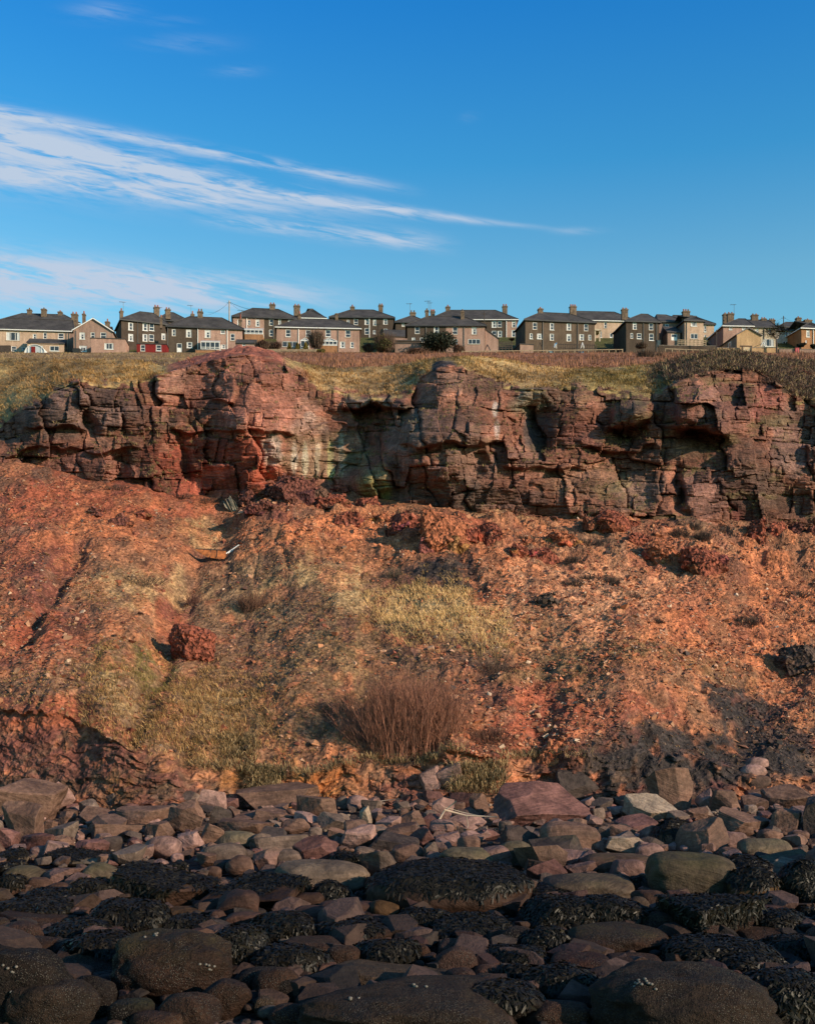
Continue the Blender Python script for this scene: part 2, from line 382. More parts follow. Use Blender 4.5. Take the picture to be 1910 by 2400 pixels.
HILLBLOB = [(200, 1180, 330, 110, RED, .9), (60, 1400, 160, 260, RED, .7), (110, 1400, 75, 120, DRED, .8), (90, 1470, 60, 60, RED, .9), (260, 1250, 160, 45, ORG, .8),
    (620, 1290, 160, 60, ORG, .9), (800, 1270, 250, 70, ORG, .9), (560, 1340, 120, 60, BRN, .6), (1500, 1400, 520, 230, ORG, 1.), (1450, 1350, 300, 120, PALE, .55), (1350, 1480, 200, 90, PALE, .5),
    (1650, 1430, 120, 90, RED, .6), (1800, 1500, 140, 200, ORG, .8), (1700, 1240, 200, 40, BRN, .6), (480, 1240, 70, 40, STR, .7),
    (330, 1385, 160, 50, STR, .6), (720, 1430, 260, 120, OLV, .6), (700, 1410, 180, 60, STR, .55), (820, 1400, 120, 60, STR, .5), (560, 1500, 250, 120, BRN, .7), (640, 1640, 260, 130, OLV, .6),
    (1000, 1455, 130, 75, STR, .95), (1140, 1500, 70, 70, STR, .7), (860, 1560, 170, 90, OLV, .6), (1040, 1600, 120, 90, DK, .45), (360, 1560, 60, 70, GRN, .55), (290, 1640, 110, 110, OLV, .8), (250, 1650, 90, 60, STR, .5),
    (480, 1690, 150, 110, OLV, .85), (500, 1680, 110, 60, STR, .5), (330, 1700, 60, 40, DK, .5), (100, 1630, 150, 50, BRN, .7), (90, 1700, 190, 45, RED, .8), (100, 1790, 240, 55, DRED, .9), (120, 1840, 200, 50, DK, .7), (300, 1840, 130, 60, DK, .8), (300, 1870, 60, 40, OCH, .5), (450, 1860, 160, 50, DK, .8),
    (700, 1840, 170, 55, OCH, .95), (780, 1810, 70, 35, (.36, .12, .04), .8), (620, 1850, 60, 40, DRED, .6), (950, 1850, 90, 60, DRED, .8), (1000, 1375, 55, 38, COAL, .8), (1070, 1375, 45, 45, COAL, .95), (1000, 1350, 30, 25, COAL, .8),
    (1370, 1600, 190, 45, OLV, .7), (1600, 1590, 170, 40, OLV, .6), (1250, 1560, 110, 80, OLV, .5), (1330, 1690, 110, 30, OLV, .5), (1400, 1720, 200, 40, RED, .7), (1270, 1700, 110, 70, RED, .8), (1320, 1800, 60, 70, RED, .9), (1190, 1740, 90, 50, RED, .7),
    (1740, 1650, 60, 40, COAL, .95), (1780, 1690, 60, 35, COAL, .9), (1830, 1740, 90, 40, COAL, .85), (1880, 1790, 90, 40, COAL, .85), (1830, 1700, 40, 30, ORG, .7), (1880, 1730, 60, 25, RED, .8), (1450, 1780, 190, 40, DK, .85), (1650, 1770, 140, 40, COAL, .85), (1500, 1850, 200, 45, DRED, .9), (1450, 1840, 70, 50, DK, .9), (1600, 1850, 60, 60, DK, .9),
    (1640, 1220, 90, 35, DK, .6), (1420, 1270, 110, 30, BRN, .5), (1180, 1230, 120, 25, STR, .5), (1900, 1540, 45, 70, DK, .7), (640, 1215, 100, 40, DRED, .9), (1060, 1260, 110, 40, RED, .8), (1540, 1300, 90, 50, RED, .6), (400, 1430, 40, 40, RED, .9), (980, 1700, 160, 60, DK, .35), (1420, 1800, 130, 40, DK, 1.), (1560, 1790, 140, 45, COAL, 1.), (1700, 1780, 140, 50, COAL, .95), (1760, 1680, 90, 45, COAL, 1.), (1860, 1780, 110, 40, COAL, .95), (1610, 1850, 110, 50, COAL, .9), (1450, 1850, 80, 40, COAL, .9), (1320, 1790, 40, 60, RED, .9), (1230, 1680, 120, 50, RED, .6)]
# -- hillside
hpx = np.arange(-420, 2330, 3.7); hv = np.linspace(0, 1, 275)
PX = np.broadcast_to(hpx, (len(hv), len(hpx)))
lo, hi_ = toe(hpx)+45, baser(hpx)-14
PY = lo+(hi_-lo)*hv[:, None]
hp = hill(PX, PY)
c0 = np.array(BRN)*.55+np.array(ORG)*.45
hc = paint(PX, PY, np.broadcast_to(c0, PX.shape+(3,)).copy(), HILLBLOB)
for sd_, cl_, k_ in ((62, DRED, .6), (63, BRN, .55), (64, ORG, .5), (65, DK, .5)):
    hc = hc+(np.array(cl_)-hc)*(k_*sst(fbm(PX/48., PY/30., octv=4, seed=sd_), .12, .42))[..., None]
hc = paint(PX, PY, hc, [(1000, 1372, 60, 42, COAL, .8), (1070, 1375, 52, 46, COAL, .9), (1745, 1655, 80, 45, COAL, .95), (1830, 1735, 95, 42, COAL, .85), (1440, 1800, 170, 38, COAL, .7), (1640, 1790, 160, 50, COAL, .75), (1130, 1570, 60, 40, DK, .6), (930, 1590, 60, 35, DK, .5), (150, 1800, 220, 50, DRED, .6)], seed=48, rough=.9, sc=16.)
sp1 = fbm(PX/5., PY/4., octv=2, seed=61)[..., None]
hc = hc*(1+.35*sp1)
ob = link('hillside', mesh_np('hillside', hp, gridfaces(*PX.shape), hc.reshape(-1, 3)), M_ground); tag(ob, kind='structure')
# -- beach
def lines(lo, hi, near, step):
    a = np.arange(-near, near+.01, step); e = np.geomspace(near+2, hi, 14)
    return np.concatenate((-e[::-1], a, e))
bx = lines(-2500, 2500, 16, .3); by = np.concatenate((-np.geomspace(6, 2500, 14)[::-1], np.arange(4, 33, .3), np.array([36, 45., 60])))
BX, BY = np.meshgrid(bx, by)
BZ = (.06*fbm(BX/1.3, BY/1.3, octv=4, seed=21)-.08)*sst(np.hypot(BX, BY), 60, 30)-.10*sst(BY, 32, 36)*8-.02
bc = np.array((.075, .052, .045))*(1+.4*fbm(BX/.6, BY/.6, octv=3, seed=22))[..., None]
ob = link('beach', mesh_np('beach', np.stack([BX, BY, BZ], -1), gridfaces(*BX.shape), bc.reshape(-1, 3)), M_ground); tag(ob, kind='structure')

# -- plateau, from behind the cliff edge to beyond the houses
def plateau_z(x, y):
    x = np.asarray(x, float); y = np.asarray(y, float)
    px = CX+x/y*F
    z = 2.16+.28*y
    z = z-.9*sst(px, 900, 300)*sst(y, 150, 220)*0+3.2*sst(y, 232, 254)-.22*np.clip(y-262, 0, 900)
    z = z+.25*fbm(x/9., y/9., octv=3, seed=71)*sst(y, 222, 190)
    return z-6*sst(y, 70, 60)
ppx = np.arange(-500, 2420, 12.0); pY = np.concatenate((np.linspace(60, 236, 100), np.linspace(238, 262, 14), np.geomspace(270, 1500, 14)))
PPX, PYY = np.meshgrid(ppx, pY); pX = (PPX-CX)/F*PYY
pc = np.array((.235, .145, .075))*(1+.5*fbm(pX/4., PYY/9., octv=4, seed=72))[..., None]
fld = sst(PPX+60*vnoise(PPX/90, PYY/20, seed=73), 560, 660)[..., None]
pc = pc*(1-fld)+fld*np.array((.26, .115, .068))*(1+.3*fbm(pX/3., PYY/6., octv=3, seed=74))[..., None]
gd = sst(PYY, 216, 226)[..., None]
pc = pc*(1-gd)+gd*np.array((.085, .085, .03))
ob = link('plateau', mesh_np('plateau', np.stack([pX, PYY, plateau_z(pX, PYY)], -1), gridfaces(*PPX.shape), pc.reshape(-1, 3)), M_field); tag(ob, kind='structure')

CST = 2.5
# -- cliff: beds, joints and blocks
cpx = np.arange(-400, 2310, CST); nA, nB, nC = 225, 46, 9
b_, t_, cr_ = baser(cpx)+22, topr(cpx), crestr(cpx); cr_ = np.minimum(cr_, t_-10)
va = np.linspace(0, 1, nA)[:, None]; vb = np.linspace(0, 1, nB+1)[1:, None]; vc = np.linspace(0, 1, nC+1)[1:, None]
rowA = b_+(t_-b_)*va; rowB = t_+(cr_-t_)*vb; rowC = cr_+0*vc
CPY = np.concatenate((rowA, rowB, rowC)); CPX = np.broadcast_to(cpx, CPY.shape)
Yb = Ybase(cpx); LEAN = 2.4
fA = np.clip((baser(cpx)-rowA)/(baser(cpx)-t_), -.1, 1)
YA = Yb+.25+LEAN*np.clip(fA, 0, 1)**1.4
Yc = 70+3*vnoise(cpx/300., .5, seed=75)-5*np.exp(-((cpx-590)/130)**2)-4*np.exp(-((cpx-1050)/70)**2)-3*np.exp(-((cpx-1690)/140)**2)
YB = YA[-1]+(Yc-YA[-1])*vb**1.15
YC = Yc+vc*7
CY = np.concatenate((YA, YB, YC)); isA = np.concatenate((np.ones(nA), np.zeros(nB+nC)))[:, None]
fade = np.concatenate((np.ones((nA, 1)), (1-vb)**3, 0*vc))
xm = (CPX-CX)/F*57.; zm = (HY-CPY)/F*57.          # metres across and up the face
def beds(x, z, thick, joint, warp, seed, skew=.0):
    rs = np.random.RandomState(seed)
    pan = np.floor((x+.5*fbm(x/2., z/2., octv=2, seed=7)+.25*z)/2.3+40.+.8*vnoise(x/5., z/9., seed=6)).astype(np.int64)
    zz = z+warp*fbm(x/6., z/3., octv=3, seed=seed)+.02*x+(thick*.9)*(_h(pan, pan*0, pan*0, seed)-.5)+.10*(_h(pan, pan*0+1, pan*0, seed)-.5)*(x % 2.3)
    zb = np.cumsum(thick*(.45+1.1*rs.rand(int(26/thick))))-4+zz.min()+3
    bi = np.searchsorted(zb, zz); bi = np.clip(bi, 1, len(zb)-1)
    z0, z1 = zb[bi-1], zb[bi]; fz = (zz-z0)/(z1-z0); dzm = np.minimum(zz-z0, z1-zz)
    xx = x+joint*.28*fbm(x/1.2+seed, zz/1.1, octv=3, seed=seed+1)+skew*(zz-z0)
    cid = np.zeros(x.shape, np.int64); fx = np.zeros(x.shape); dxm = np.zeros(x.shape)
    for b in np.unique(bi):
        k = bi == b; n = int(95/joint)
        jb = np.cumsum(joint*(.35+1.3*rs.rand(n)))-46+rs.rand()*joint
        q = xx[k]; j = np.clip(np.searchsorted(jb, q), 1, n-1)
        cid[k] = b*1000+j; fx[k] = (q-jb[j-1])/(jb[j]-jb[j-1]); dxm[k] = np.minimum(q-jb[j-1], jb[j]-q)
    return cid, fx, fz, dxm, dzm
def cell(cid, s): return _h(cid, cid*0+s, cid*0, 99+s)
L1 = beds(xm, zm, 2.6, 1.9, .9, 11, .22); L2 = beds(xm, zm, .95, 1.25, .45, 23, -.15); L3 = beds(xm, zm, .30, .62, .25, 37, .2)
J1 = sst(fbm(xm/1.5, zm/1.5, octv=2, seed=44), -.45, .25); J2 = sst(fbm(xm/1.1+9, zm/.9, octv=2, seed=45), -.25, .3); J3 = sst(fbm(xm/.8+4, zm/.6, octv=2, seed=46), -.2, .3)
out = np.zeros(CPX.shape)                         # metres pushed out of the face
out += 1.3*fbm(xm/6., zm/5., octv=3, seed=51)
out0 = out.copy()
out += 1.15*(cell(L1[0], 1)-.5)+1.5*(cell(L1[0], 2)-.5)*(L1[1]-.5)+.9*(cell(L1[0], 3)-.35)*(L1[2]-.5)
out -= J1*(.42*np.exp(-L1[3]/.06)+.30*np.exp(-L1[4]/.05))
out += (.25+.75*J2)*.52*(cell(L2[0], 1)-.5)+.62*(cell(L2[0], 2)-.5)*(L2[1]-.5)+.42*(cell(L2[0], 3)-.35)*(L2[2]-.5)
out -= J2*.20*np.exp(-L2[3]/.032)+(.3+.7*J2)*.20*np.exp(-L2[4]/.03)
sel = (cell(L2[0], 7) > .35).astype(float)
out += sel*J3*(.22*(cell(L3[0], 1)-.5)+.22*(cell(L3[0], 2)-.5)*(L3[1]-.5)-.06*np.exp(-L3[3]/.03)-.07*np.exp(-L3[4]/.03))
smb = np.exp(-((CPX-625)/85)**2-((CPY-935)/75)**2)+.8*np.exp(-((CPX-420)/80)**2-((CPY-980)/40)**2)+.7*np.exp(-((CPX-800)/90)**2-((CPY-1060)/50)**2)
out = out0+(out-out0)*(1-.6*np.clip(smb, 0, 1))
out += .075*fbm(xm/.35, zm/.085, octv=3, seed=52)+.05*fbm(xm/.22, zm/.22, octv=3, seed=53)
FORMS = [(610, 980, 120, 150, 1.6), (520, 930, 60, 40, -.2), (790, 1040, 90, 80, -.6), (1060, 990, 120, 110, 1.2), (1262, 1005, 36, 62, -1.0), (1235, 920, 60, 30, .6),
         (1480, 965, 45, 32, .8), (1480, 1010, 45, 16, -.5), (1655, 1030, 58, 24, -1.0), (1680, 965, 95, 60, .9), (1720, 1120, 100, 80, .9), (1880, 1010, 60, 80, -.5), (1860, 1170, 70, 40, -.6),
         (1110, 1075, 32, 50, -.9), (1350, 1060, 120, 80, -.4), (300, 1110, 28, 40, -.8), (190, 960, 130, 60, .6), (215, 990, 18, 28, -.7), (500, 985, 24, 26, -.6), (880, 1010, 60, 34, -.4), (960, 1010, 40, 60, .5),
         (430, 1080, 14, 60, -.6), (700, 880, 14, 24, -.9), (640, 885, 30, 30, .4), (940, 1130, 26, 50, -.6), (1000, 1090, 60, 30, .5), (1420, 1150, 60, 50, .4), (1598, 1150, 12, 60, -.9), (880, 1120, 50, 45, 1.3), (1250, 1070, 30, 25, .5), (370, 1000, 60, 20, .3)]
wx = CPX+30*fbm(xm/1.6, zm/1.6, octv=3, seed=54); wy = CPY+20*fbm(xm/1.6, zm/1.6, octv=3, seed=55)
for cx, cy, rx, ry, k in FORMS: out += 1.25*k*np.exp(-(((wx-cx)/rx)**2+((wy-cy)/ry)**2)**1.4)
# ledges: a slab standing out above a row, undercut beneath it
for x0, x1, row, k, hgt in [(805, 965, 962, 1.3, 24), (60, 210, 1012, .6, 30), (390, 700, 1003, .5, 30), (930, 1200, 1045, .7, 40), (1420, 1540, 992, .9, 40), (1585, 1720, 1010, 1.2, 60), (1360, 1560, 1052, .5, 18), (640, 880, 1042, -.7, 30), (700, 900, 990, -.5, 20), (0, 330, 1060, .4, 20), (1180, 1420, 1100, .4, 25), (470, 560, 930, .7, 30)]:
    a = sst(wx, x0, x0+25)*sst(wx, x1, x1-25); r = row+6*vnoise(xm/1.3, 0*xm, seed=56)
    out += k*a*sst(wy, r+3, r-3)*sst(wy, r-hgt*2.2, r-hgt*.4)-.35*abs(k)*a*np.exp(-((wy-r-9)/7)**2)
out *= fade
# red soil cap of the mound and hummocks above the edge
hum = (1-isA)*sst(np.arange(len(CPY))[:, None], nA, nA+12)
mnd = np.exp(-((CPX-575)/120.)**2)
cx_, cy_ = (CPX-CX)/F*CY, CY
Yd = CY-out*(.9+.1*isA)
x3 = (CPX-CX)/F*Yd; z3 = ZC+(HY-CPY)/F*Yd
z3 = z3+hum*(.20*fbm(x3/1.4, Yd/1.4, octv=4, seed=57)+.25*mnd*fbm(x3/.6, Yd/.6, octv=3, seed=58))*np.concatenate((np.ones((nA, 1)), np.minimum(1, (1.05-vb)*6), 0*vc))
z3[nA+nB:] -= 4.5*vc
cpos = np.stack([x3, Yd, z3], -1)
# colours of the rock, with a darker patch set in the recess
SAND = (.265, .112, .074)
CB = [(180, 960, 150, 70, (.16, .10, .085), .8), (170, 1080, 200, 45, (.20, .085, .07), .6), (500, 1100, 150, 100, (.36, .095, .06), .9), (600, 1070, 60, 70, (.42, .10, .055), .8), (480, 900, 180, 60, (.36, .14, .10), .7), (620, 940, 110, 90, (.40, .16, .11), .85),
      (640, 1050, 28, 45, (.30, .26, .22), .7), (760, 1060, 110, 60, (.27, .17, .11), .8), (690, 1075, 8, 45, (.55, .47, .38), .55), (715, 1075, 7, 45, (.5, .45, .33), .55), (745, 1080, 8, 40, (.5, .42, .30), .55), (775, 1085, 9, 50, (.45, .45, .20), .55), (800, 1060, 7, 50, (.55, .5, .36), .55), (725, 980, 14, 14, (.5, .35, .3), .7), (725, 1000, 50, 22, (.42, .25, .20), .6),
      (880, 1130, 45, 45, (.33, .24, .12), .8), (865, 1145, 26, 32, (.24, .23, .08), .6), (905, 1150, 16, 30, (.36, .36, .12), .8), (840, 1075, 30, 24, (.28, .25, .11), .7), (870, 945, 70, 16, (.36, .24, .17), .8), (950, 1000, 45, 60, (.22, .17, .14), .85), (1040, 930, 70, 40, (.33, .15, .10), .6), (1060, 1010, 90, 60, (.17, .10, .08), .7), (1160, 960, 9, 22, (.55, .45, .40), .8), (1165, 1010, 9, 30, (.45, .36, .33), .7),
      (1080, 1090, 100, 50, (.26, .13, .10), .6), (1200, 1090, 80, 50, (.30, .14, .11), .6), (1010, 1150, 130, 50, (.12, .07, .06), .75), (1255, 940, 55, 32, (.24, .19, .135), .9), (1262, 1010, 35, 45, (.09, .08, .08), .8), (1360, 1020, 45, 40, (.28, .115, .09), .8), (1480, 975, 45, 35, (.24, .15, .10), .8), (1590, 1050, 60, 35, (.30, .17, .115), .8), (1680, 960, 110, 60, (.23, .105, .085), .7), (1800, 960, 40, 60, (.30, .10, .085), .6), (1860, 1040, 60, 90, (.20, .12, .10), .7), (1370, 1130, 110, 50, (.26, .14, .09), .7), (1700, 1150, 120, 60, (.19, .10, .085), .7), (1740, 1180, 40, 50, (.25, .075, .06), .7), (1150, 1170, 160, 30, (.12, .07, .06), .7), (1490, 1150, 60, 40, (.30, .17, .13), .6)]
cc = paint(CPX, CPY, np.broadcast_to(np.array(SAND), CPX.shape+(3,)).copy(), CB, seed=80, sc=30.)
tone = (.68+.6*cell(L2[0], 9))*(.85+.3*cell(L3[0], 9))*(.75+.45*cell(L1[0], 9))
cc = cc+(np.array((.15, .10, .075))-cc)*(.55*sst(fbm(xm/3.+5, zm/2., octv=4, seed=84), 0., .4))[..., None]
cc = cc*tone[..., None]*.9
og = fbm(xm/1.1, zm/.5, octv=4, seed=83)
lg = sst(og, .25, .45)*sst(CPX, 1300, 1450)*.3+sst(og, .35, .5)*.15
cc = cc+(np.array((.19, .145, .065))-cc)*(lg*isA)[..., None]
TOPB = [(180, 880, 260, 60, (.30, .205, .095), .9), (560, 845, 150, 45, (.27, .10, .075), 1.), (430, 862, 60, 18, (.22, .085, .065), .8), (830, 890, 140, 50, (.34, .24, .12), 1.), (700, 880, 26, 30, (.30, .13, .09), .7), (1046, 862, 34, 26, (.05, .042, .045), 1.), (1250, 875, 170, 35, (.35, .245, .12), 1.), (1130, 865, 60, 24, (.42, .30, .15), .9), (1460, 885, 120, 25, (.27, .22, .09), .8), (1690, 865, 150, 45, (.085, .055, .045), 1.), (1620, 850, 45, 14, (.36, .27, .13), .8), (1860, 890, 110, 50, (.10, .062, .048), .9), (1900, 862, 40, 16, (.30, .10, .06), .7)]
ct = paint(CPX, CPY, np.broadcast_to(np.array((.31, .235, .11)), CPX.shape+(3,)).copy(), TOPB, seed=85)
ct = ct*np.array((.92, .84, .78))*(1+.4*fbm(x3/.5, Yd/.5, octv=3, seed=86)+.8*fbm(x3/2.2, Yd/2.2, octv=4, seed=88))[..., None]
edge = np.concatenate((sst(va, .93, 1.0)*.5, .5+.5*sst(vb, 0, .25), np.ones((nC, 1))))
edge = np.clip(edge+.75*fbm(CPX/22., CPY/9., octv=4, seed=87), 0, 1)*sst(np.concatenate((va, 1+vb, 2+vc)), .88, .98)
edge = sst(edge, .35, .6)
cc = cc+(ct-cc)*edge[..., None]
cf = gridfaces(*CPX.shape); V = cpos.reshape(-1, 3); CC = cc.reshape(-1, 3)
# the blocks that stand out largest become parts of the cliff, the rest stays one face
cidf = L2[0].ravel()[cf[:, 0]]; ok = (cf[:, 0]//CPX.shape[1] < nA-4) & (CPX.ravel()[cf[:, 0]] > -30) & (CPX.ravel()[cf[:, 0]] < 1940)
ids, cnt = np.unique(cidf[ok], return_counts=True)
big = ids[np.argsort(-cnt)[:260]]
CLIFF = None
rest = ~(np.isin(cidf, big) & ok)
def submesh(name, faces):
    u, inv = np.unique(faces, return_inverse=True)
    return mesh_np(name, V[u], inv.reshape(faces.shape), CC[u])
CLIFF = tag(link('cliff', submesh('cliff', cf[rest]), M_cliff), kind='structure')
order = np.argsort(cidf, kind='stable'); order = order[~rest[order]]; sid = cidf[order]
cuts = np.flatnonzero(np.diff(sid))+1
for grp in np.split(order, cuts):
    link('block', submesh('block', cf[grp]), M_cliff, CLIFF)
def cliff_pt(px, py):
    """nearest grid point of the cliff sheet to a pixel"""
    j = int(np.clip(round((px-cpx[0])/CST), 0, len(cpx)-1)); i = int(np.argmin(np.abs(CPY[:nA+nB, j]-py)))
    return cpos[i, j]

# ================================================================ HOUSES
ZS = .291375; ZO = {1: 0, 2: 470, 3: 920, 4: 1410}
def Zx(z, x): return ZO[z]+x*ZS
def Zy(y): return 680+y*ZS
def f_dash(col):
    def fn(q, b):
        p = geo_pos(q)
        n1 = q.noise(p, .35, 4, .6, .5); n2 = q.noise(p, 7., 3, .7); st = q.noise(q.vmul(p, (2., 2., .25)), 1., 3, .6)
        c = q.mix(1., col, gray(q, n1, .82, 1.15), 'MULTIPLY'); c = q.mix(1., c, gray(q, n2, .78, 1.22), 'MULTIPLY'); c = q.mix(1., c, gray(q, st, .82, 1.12), 'MULTIPLY')
        q.put(b.inputs['Base Color'], c); b.inputs['Roughness'].default_value = .92; b.inputs['Specular IOR Level'].default_value = .1
        bump(q, b, n2, .03)
    return fn
WM = {k: material('roughcast_'+k, f_dash(c)) for k, c in dict(dark=(.082, .060, .046), brown=(.12, .085, .062), pink=(.37, .228, .180), beige=(.47, .325, .235), rose=(.29, .19, .15), grey=(.44, .39, .34), cream=(.50, .40, .29), ochre=(.43, .28, .155), brick=(.33, .165, .085), red=(.19, .022, .022)).items()}
def f_slate(q, b):
    p = geo_pos(q); n1 = q.noise(p, .5, 4, .65); n2 = q.noise(q.vmul(p, (1, 1, 3)), 3., 3, .7)
    sp_ = q.new('ShaderNodeSeparateXYZ'); q.l.new(p, sp_.inputs[0])
    cz = q.m('FRACT', q.m('MULTIPLY', sp_.outputs[2], 5.))
    c = q.mix(1., (.052, .046, .044), gray(q, n1, .65, 1.5), 'MULTIPLY'); c = q.mix(1., c, gray(q, n2, .7, 1.35), 'MULTIPLY')
    c = q.mix(q.m('MULTIPLY', q.ss(q.noise(p, .9, 5, .7), .60, .75), .5), c, (.13, .075, .035))
    q.put(b.inputs['Base Color'], c); b.inputs['Roughness'].default_value = .7; b.inputs['Specular IOR Level'].default_value = .3
    bump(q, b, q.m('ADD', n2, q.m('MULTIPLY', cz, .6)), .03)
M_slate = material('slate_roof', f_slate)
M_white = m_plain('white_plastic', (.72, .70, .67), .4, .06)
M_fasc = m_plain('black_gutter', (.03, .028, .028), .5)
M_pot = m_plain('terracotta', (.30, .085, .045), .8)
M_stack = m_plain('sooty_brick', (.13, .09, .06), .9, .45, 2.5)
M_ctn = m_plain('curtain', (.55, .55, .54), .9, .1)
M_wood = m_plain('weathered_timber', (.34, .25, .16), .85, .3); M_dwood = m_plain('dark_timber', (.065, .045, .035), .85, .35)
M_metal = m_plain('aerial_metal', (.10, .10, .10), .5, .1); M_stone2 = m_plain('sandstone_trim', (.36, .27, .19), .9)
M_conc = m_plain('concrete', (.24, .20, .17), .95, .35)
def f_glass(q, b):
    p = geo_pos(q)
    q.put(b.inputs['Base Color'], q.mix(q.noise(p, .4, 2), (.02, .025, .032), (.05, .055, .062)))
    b.inputs['Roughness'].default_value = .12; b.inputs['Specular IOR Level'].default_value = .5
M_pane = material('window_glass', f_glass)
def f_roofglass(q, b):
    b.inputs['Base Color'].default_value = (.42, .45, .48, 1); b.inputs['Roughness'].default_value = .25
M_rglass = material('polycarbonate', f_roofglass)

class Fr:
    def __init__(s, px, D, th): s.ox, s.oy, s.c, s.n = (px-CX)/F*D, D, math.cos(R(th)), math.sin(R(th))
    def w(s, a, t, z): return (s.ox+a*s.c-t*s.n, s.oy+a*s.n+t*s.c, z)
    def a_at(s, px, t=0):
        u = (px-CX)/F; return (u*(s.oy+t*s.c)-s.ox+t*s.n)/(s.c-u*s.n)
    def z_at(s, py, a=0, t=0): return ZC+(HY-py)/F*(s.oy+a*s.n+t*s.c)
    def box(s, mb, a0, a1, t0, t1, z0, z1):
        mb.hexa([s.w(a0, t0, z0), s.w(a1, t0, z0), s.w(a1, t1, z0), s.w(a0, t1, z0), s.w(a0, t0, z1), s.w(a1, t0, z1), s.w(a1, t1, z1), s.w(a0, t1, z1)])
rh = random.Random(3)
def opening(root, fr, a0, a1, z0, z1, t, kind='win', cur=None):
    O = root.location; b = .10 if kind != 'wide' else .09; mb = MB(); w, h = a1-a0, z1-z0
    tf0, tf1 = t+.04, t+.13
    fr.box(mb, a0, a0+b, tf0, tf1, z0, z1); fr.box(mb, a1-b, a1, tf0, tf1, z0, z1); fr.box(mb, a0+b, a1-b, tf0, tf1, z0, z0+b); fr.box(mb, a0+b, a1-b, tf0, tf1, z1-b, z1)
    if kind == 'win':
        fr.box(mb, a0+b, a1-b, tf0+.01, tf1-.01, z0+h*.42, z0+h*.42+.08)
    elif kind == 'wide':
        n = max(2, round(w/.9))
        for i in range(1, n): fr.box(mb, a0+w*i/n-.04, a0+w*i/n+.04, tf0+.01, tf1-.01, z0+b, z1-b)
    if kind == 'door':
        o = mb.build('door', M_white, root, O)
        mb = MB(); fr.box(mb, a0+b, a1-b, t+.06, t+.11, z0+b, z0+h*.48); fr.box(mb, a0+b, a1-b, t+.07, t+.10, z0+h*.48, z0+h*.55); mb.build('door_panel', M_white, o, O)
        mb = MB(); fr.box(mb, a1-b-.10, a1-b-.05, t-.01, t+.06, z0+h*.44, z0+h*.50); mb.build('handle', M_metal, o, O)
        zg = z0+h*.55
    else:
        o = mb.build('window', M_white, root, O); zg = z0+b
        mb = MB(); fr.box(mb, a0-.08, a1+.08, t-.09, t+.04, z0-.10, z0-.005); mb.build('sill', M_stone2 if rh.random() < .6 else M_white, o, O)
    mb = MB(); mb.quad(fr.w(a0+b, t+.10, zg), fr.w(a1-b, t+.10, zg), fr.w(a1-b, t+.10, z1-b), fr.w(a0+b, t+.10, z1-b)); mb.build('pane', M_pane, o, O)
    if cur is None: cur = rh.random() < .55
    if cur and kind != 'door':
        mb = MB(); k = rh.choice((.25, .3, .4))
        for q0, q1 in ((a0+b, a0+b+(w-2*b)*k*.8), (a1-b-(w-2*b)*k*.6, a1-b)):
            mb = MB(); mb.quad(fr.w(q0, t+.095, zg), fr.w(q1, t+.095, zg), fr.w(q1, t+.095, z1-b), fr.w(q0, t+.095, z1-b)); mb.build('curtain', M_ctn, o, O)
        if rh.random() < .5:
            mb = MB(); mb.quad(fr.w(a0+b, t+.092, z0+h*.70), fr.w(a1-b, t+.092, z0+h*.70), fr.w(a1-b, t+.092, z1-b), fr.w(a0+b, t+.092, z1-b)); mb.build('blind', M_ctn, o, O)
def wall_front(fr, a0, a1, z0, z1, t, holes):
    """front wall with real openings and reveals"""
    mb = MB(); hs = [(max(h[0], a0), min(h[1], a1), h[2], h[3]) for h in holes if h[0] < a1 and h[1] > a0]
    xs = sorted({a0, a1, *[v for h in hs for v in h[:2]]}); zs = sorted({z0, z1, *[v for h in hs for v in h[2:]]})
    for x0, x1 in zip(xs[:-1], xs[1:]):
        for y0, y1 in zip(zs[:-1], zs[1:]):
            cx_, cy_ = (x0+x1)/2, (y0+y1)/2
            if any(h[0] < cx_ < h[1] and h[2] < cy_ < h[3] for h in hs): continue
            mb.quad(fr.w(x0, t, y0), fr.w(x1, t, y0), fr.w(x1, t, y1), fr.w(x0, t, y1))
    for h in hs:
        c = [(h[0], h[2]), (h[1], h[2]), (h[1], h[3]), (h[0], h[3])]
        for i in range(4):
            p, q = c[i], c[(i+1) % 4]; mb.quad(fr.w(p[0], t, p[1]), fr.w(p[0], t+.16, p[1]), fr.w(q[0], t+.16, q[1]), fr.w(q[0], t, q[1]))
    return mb
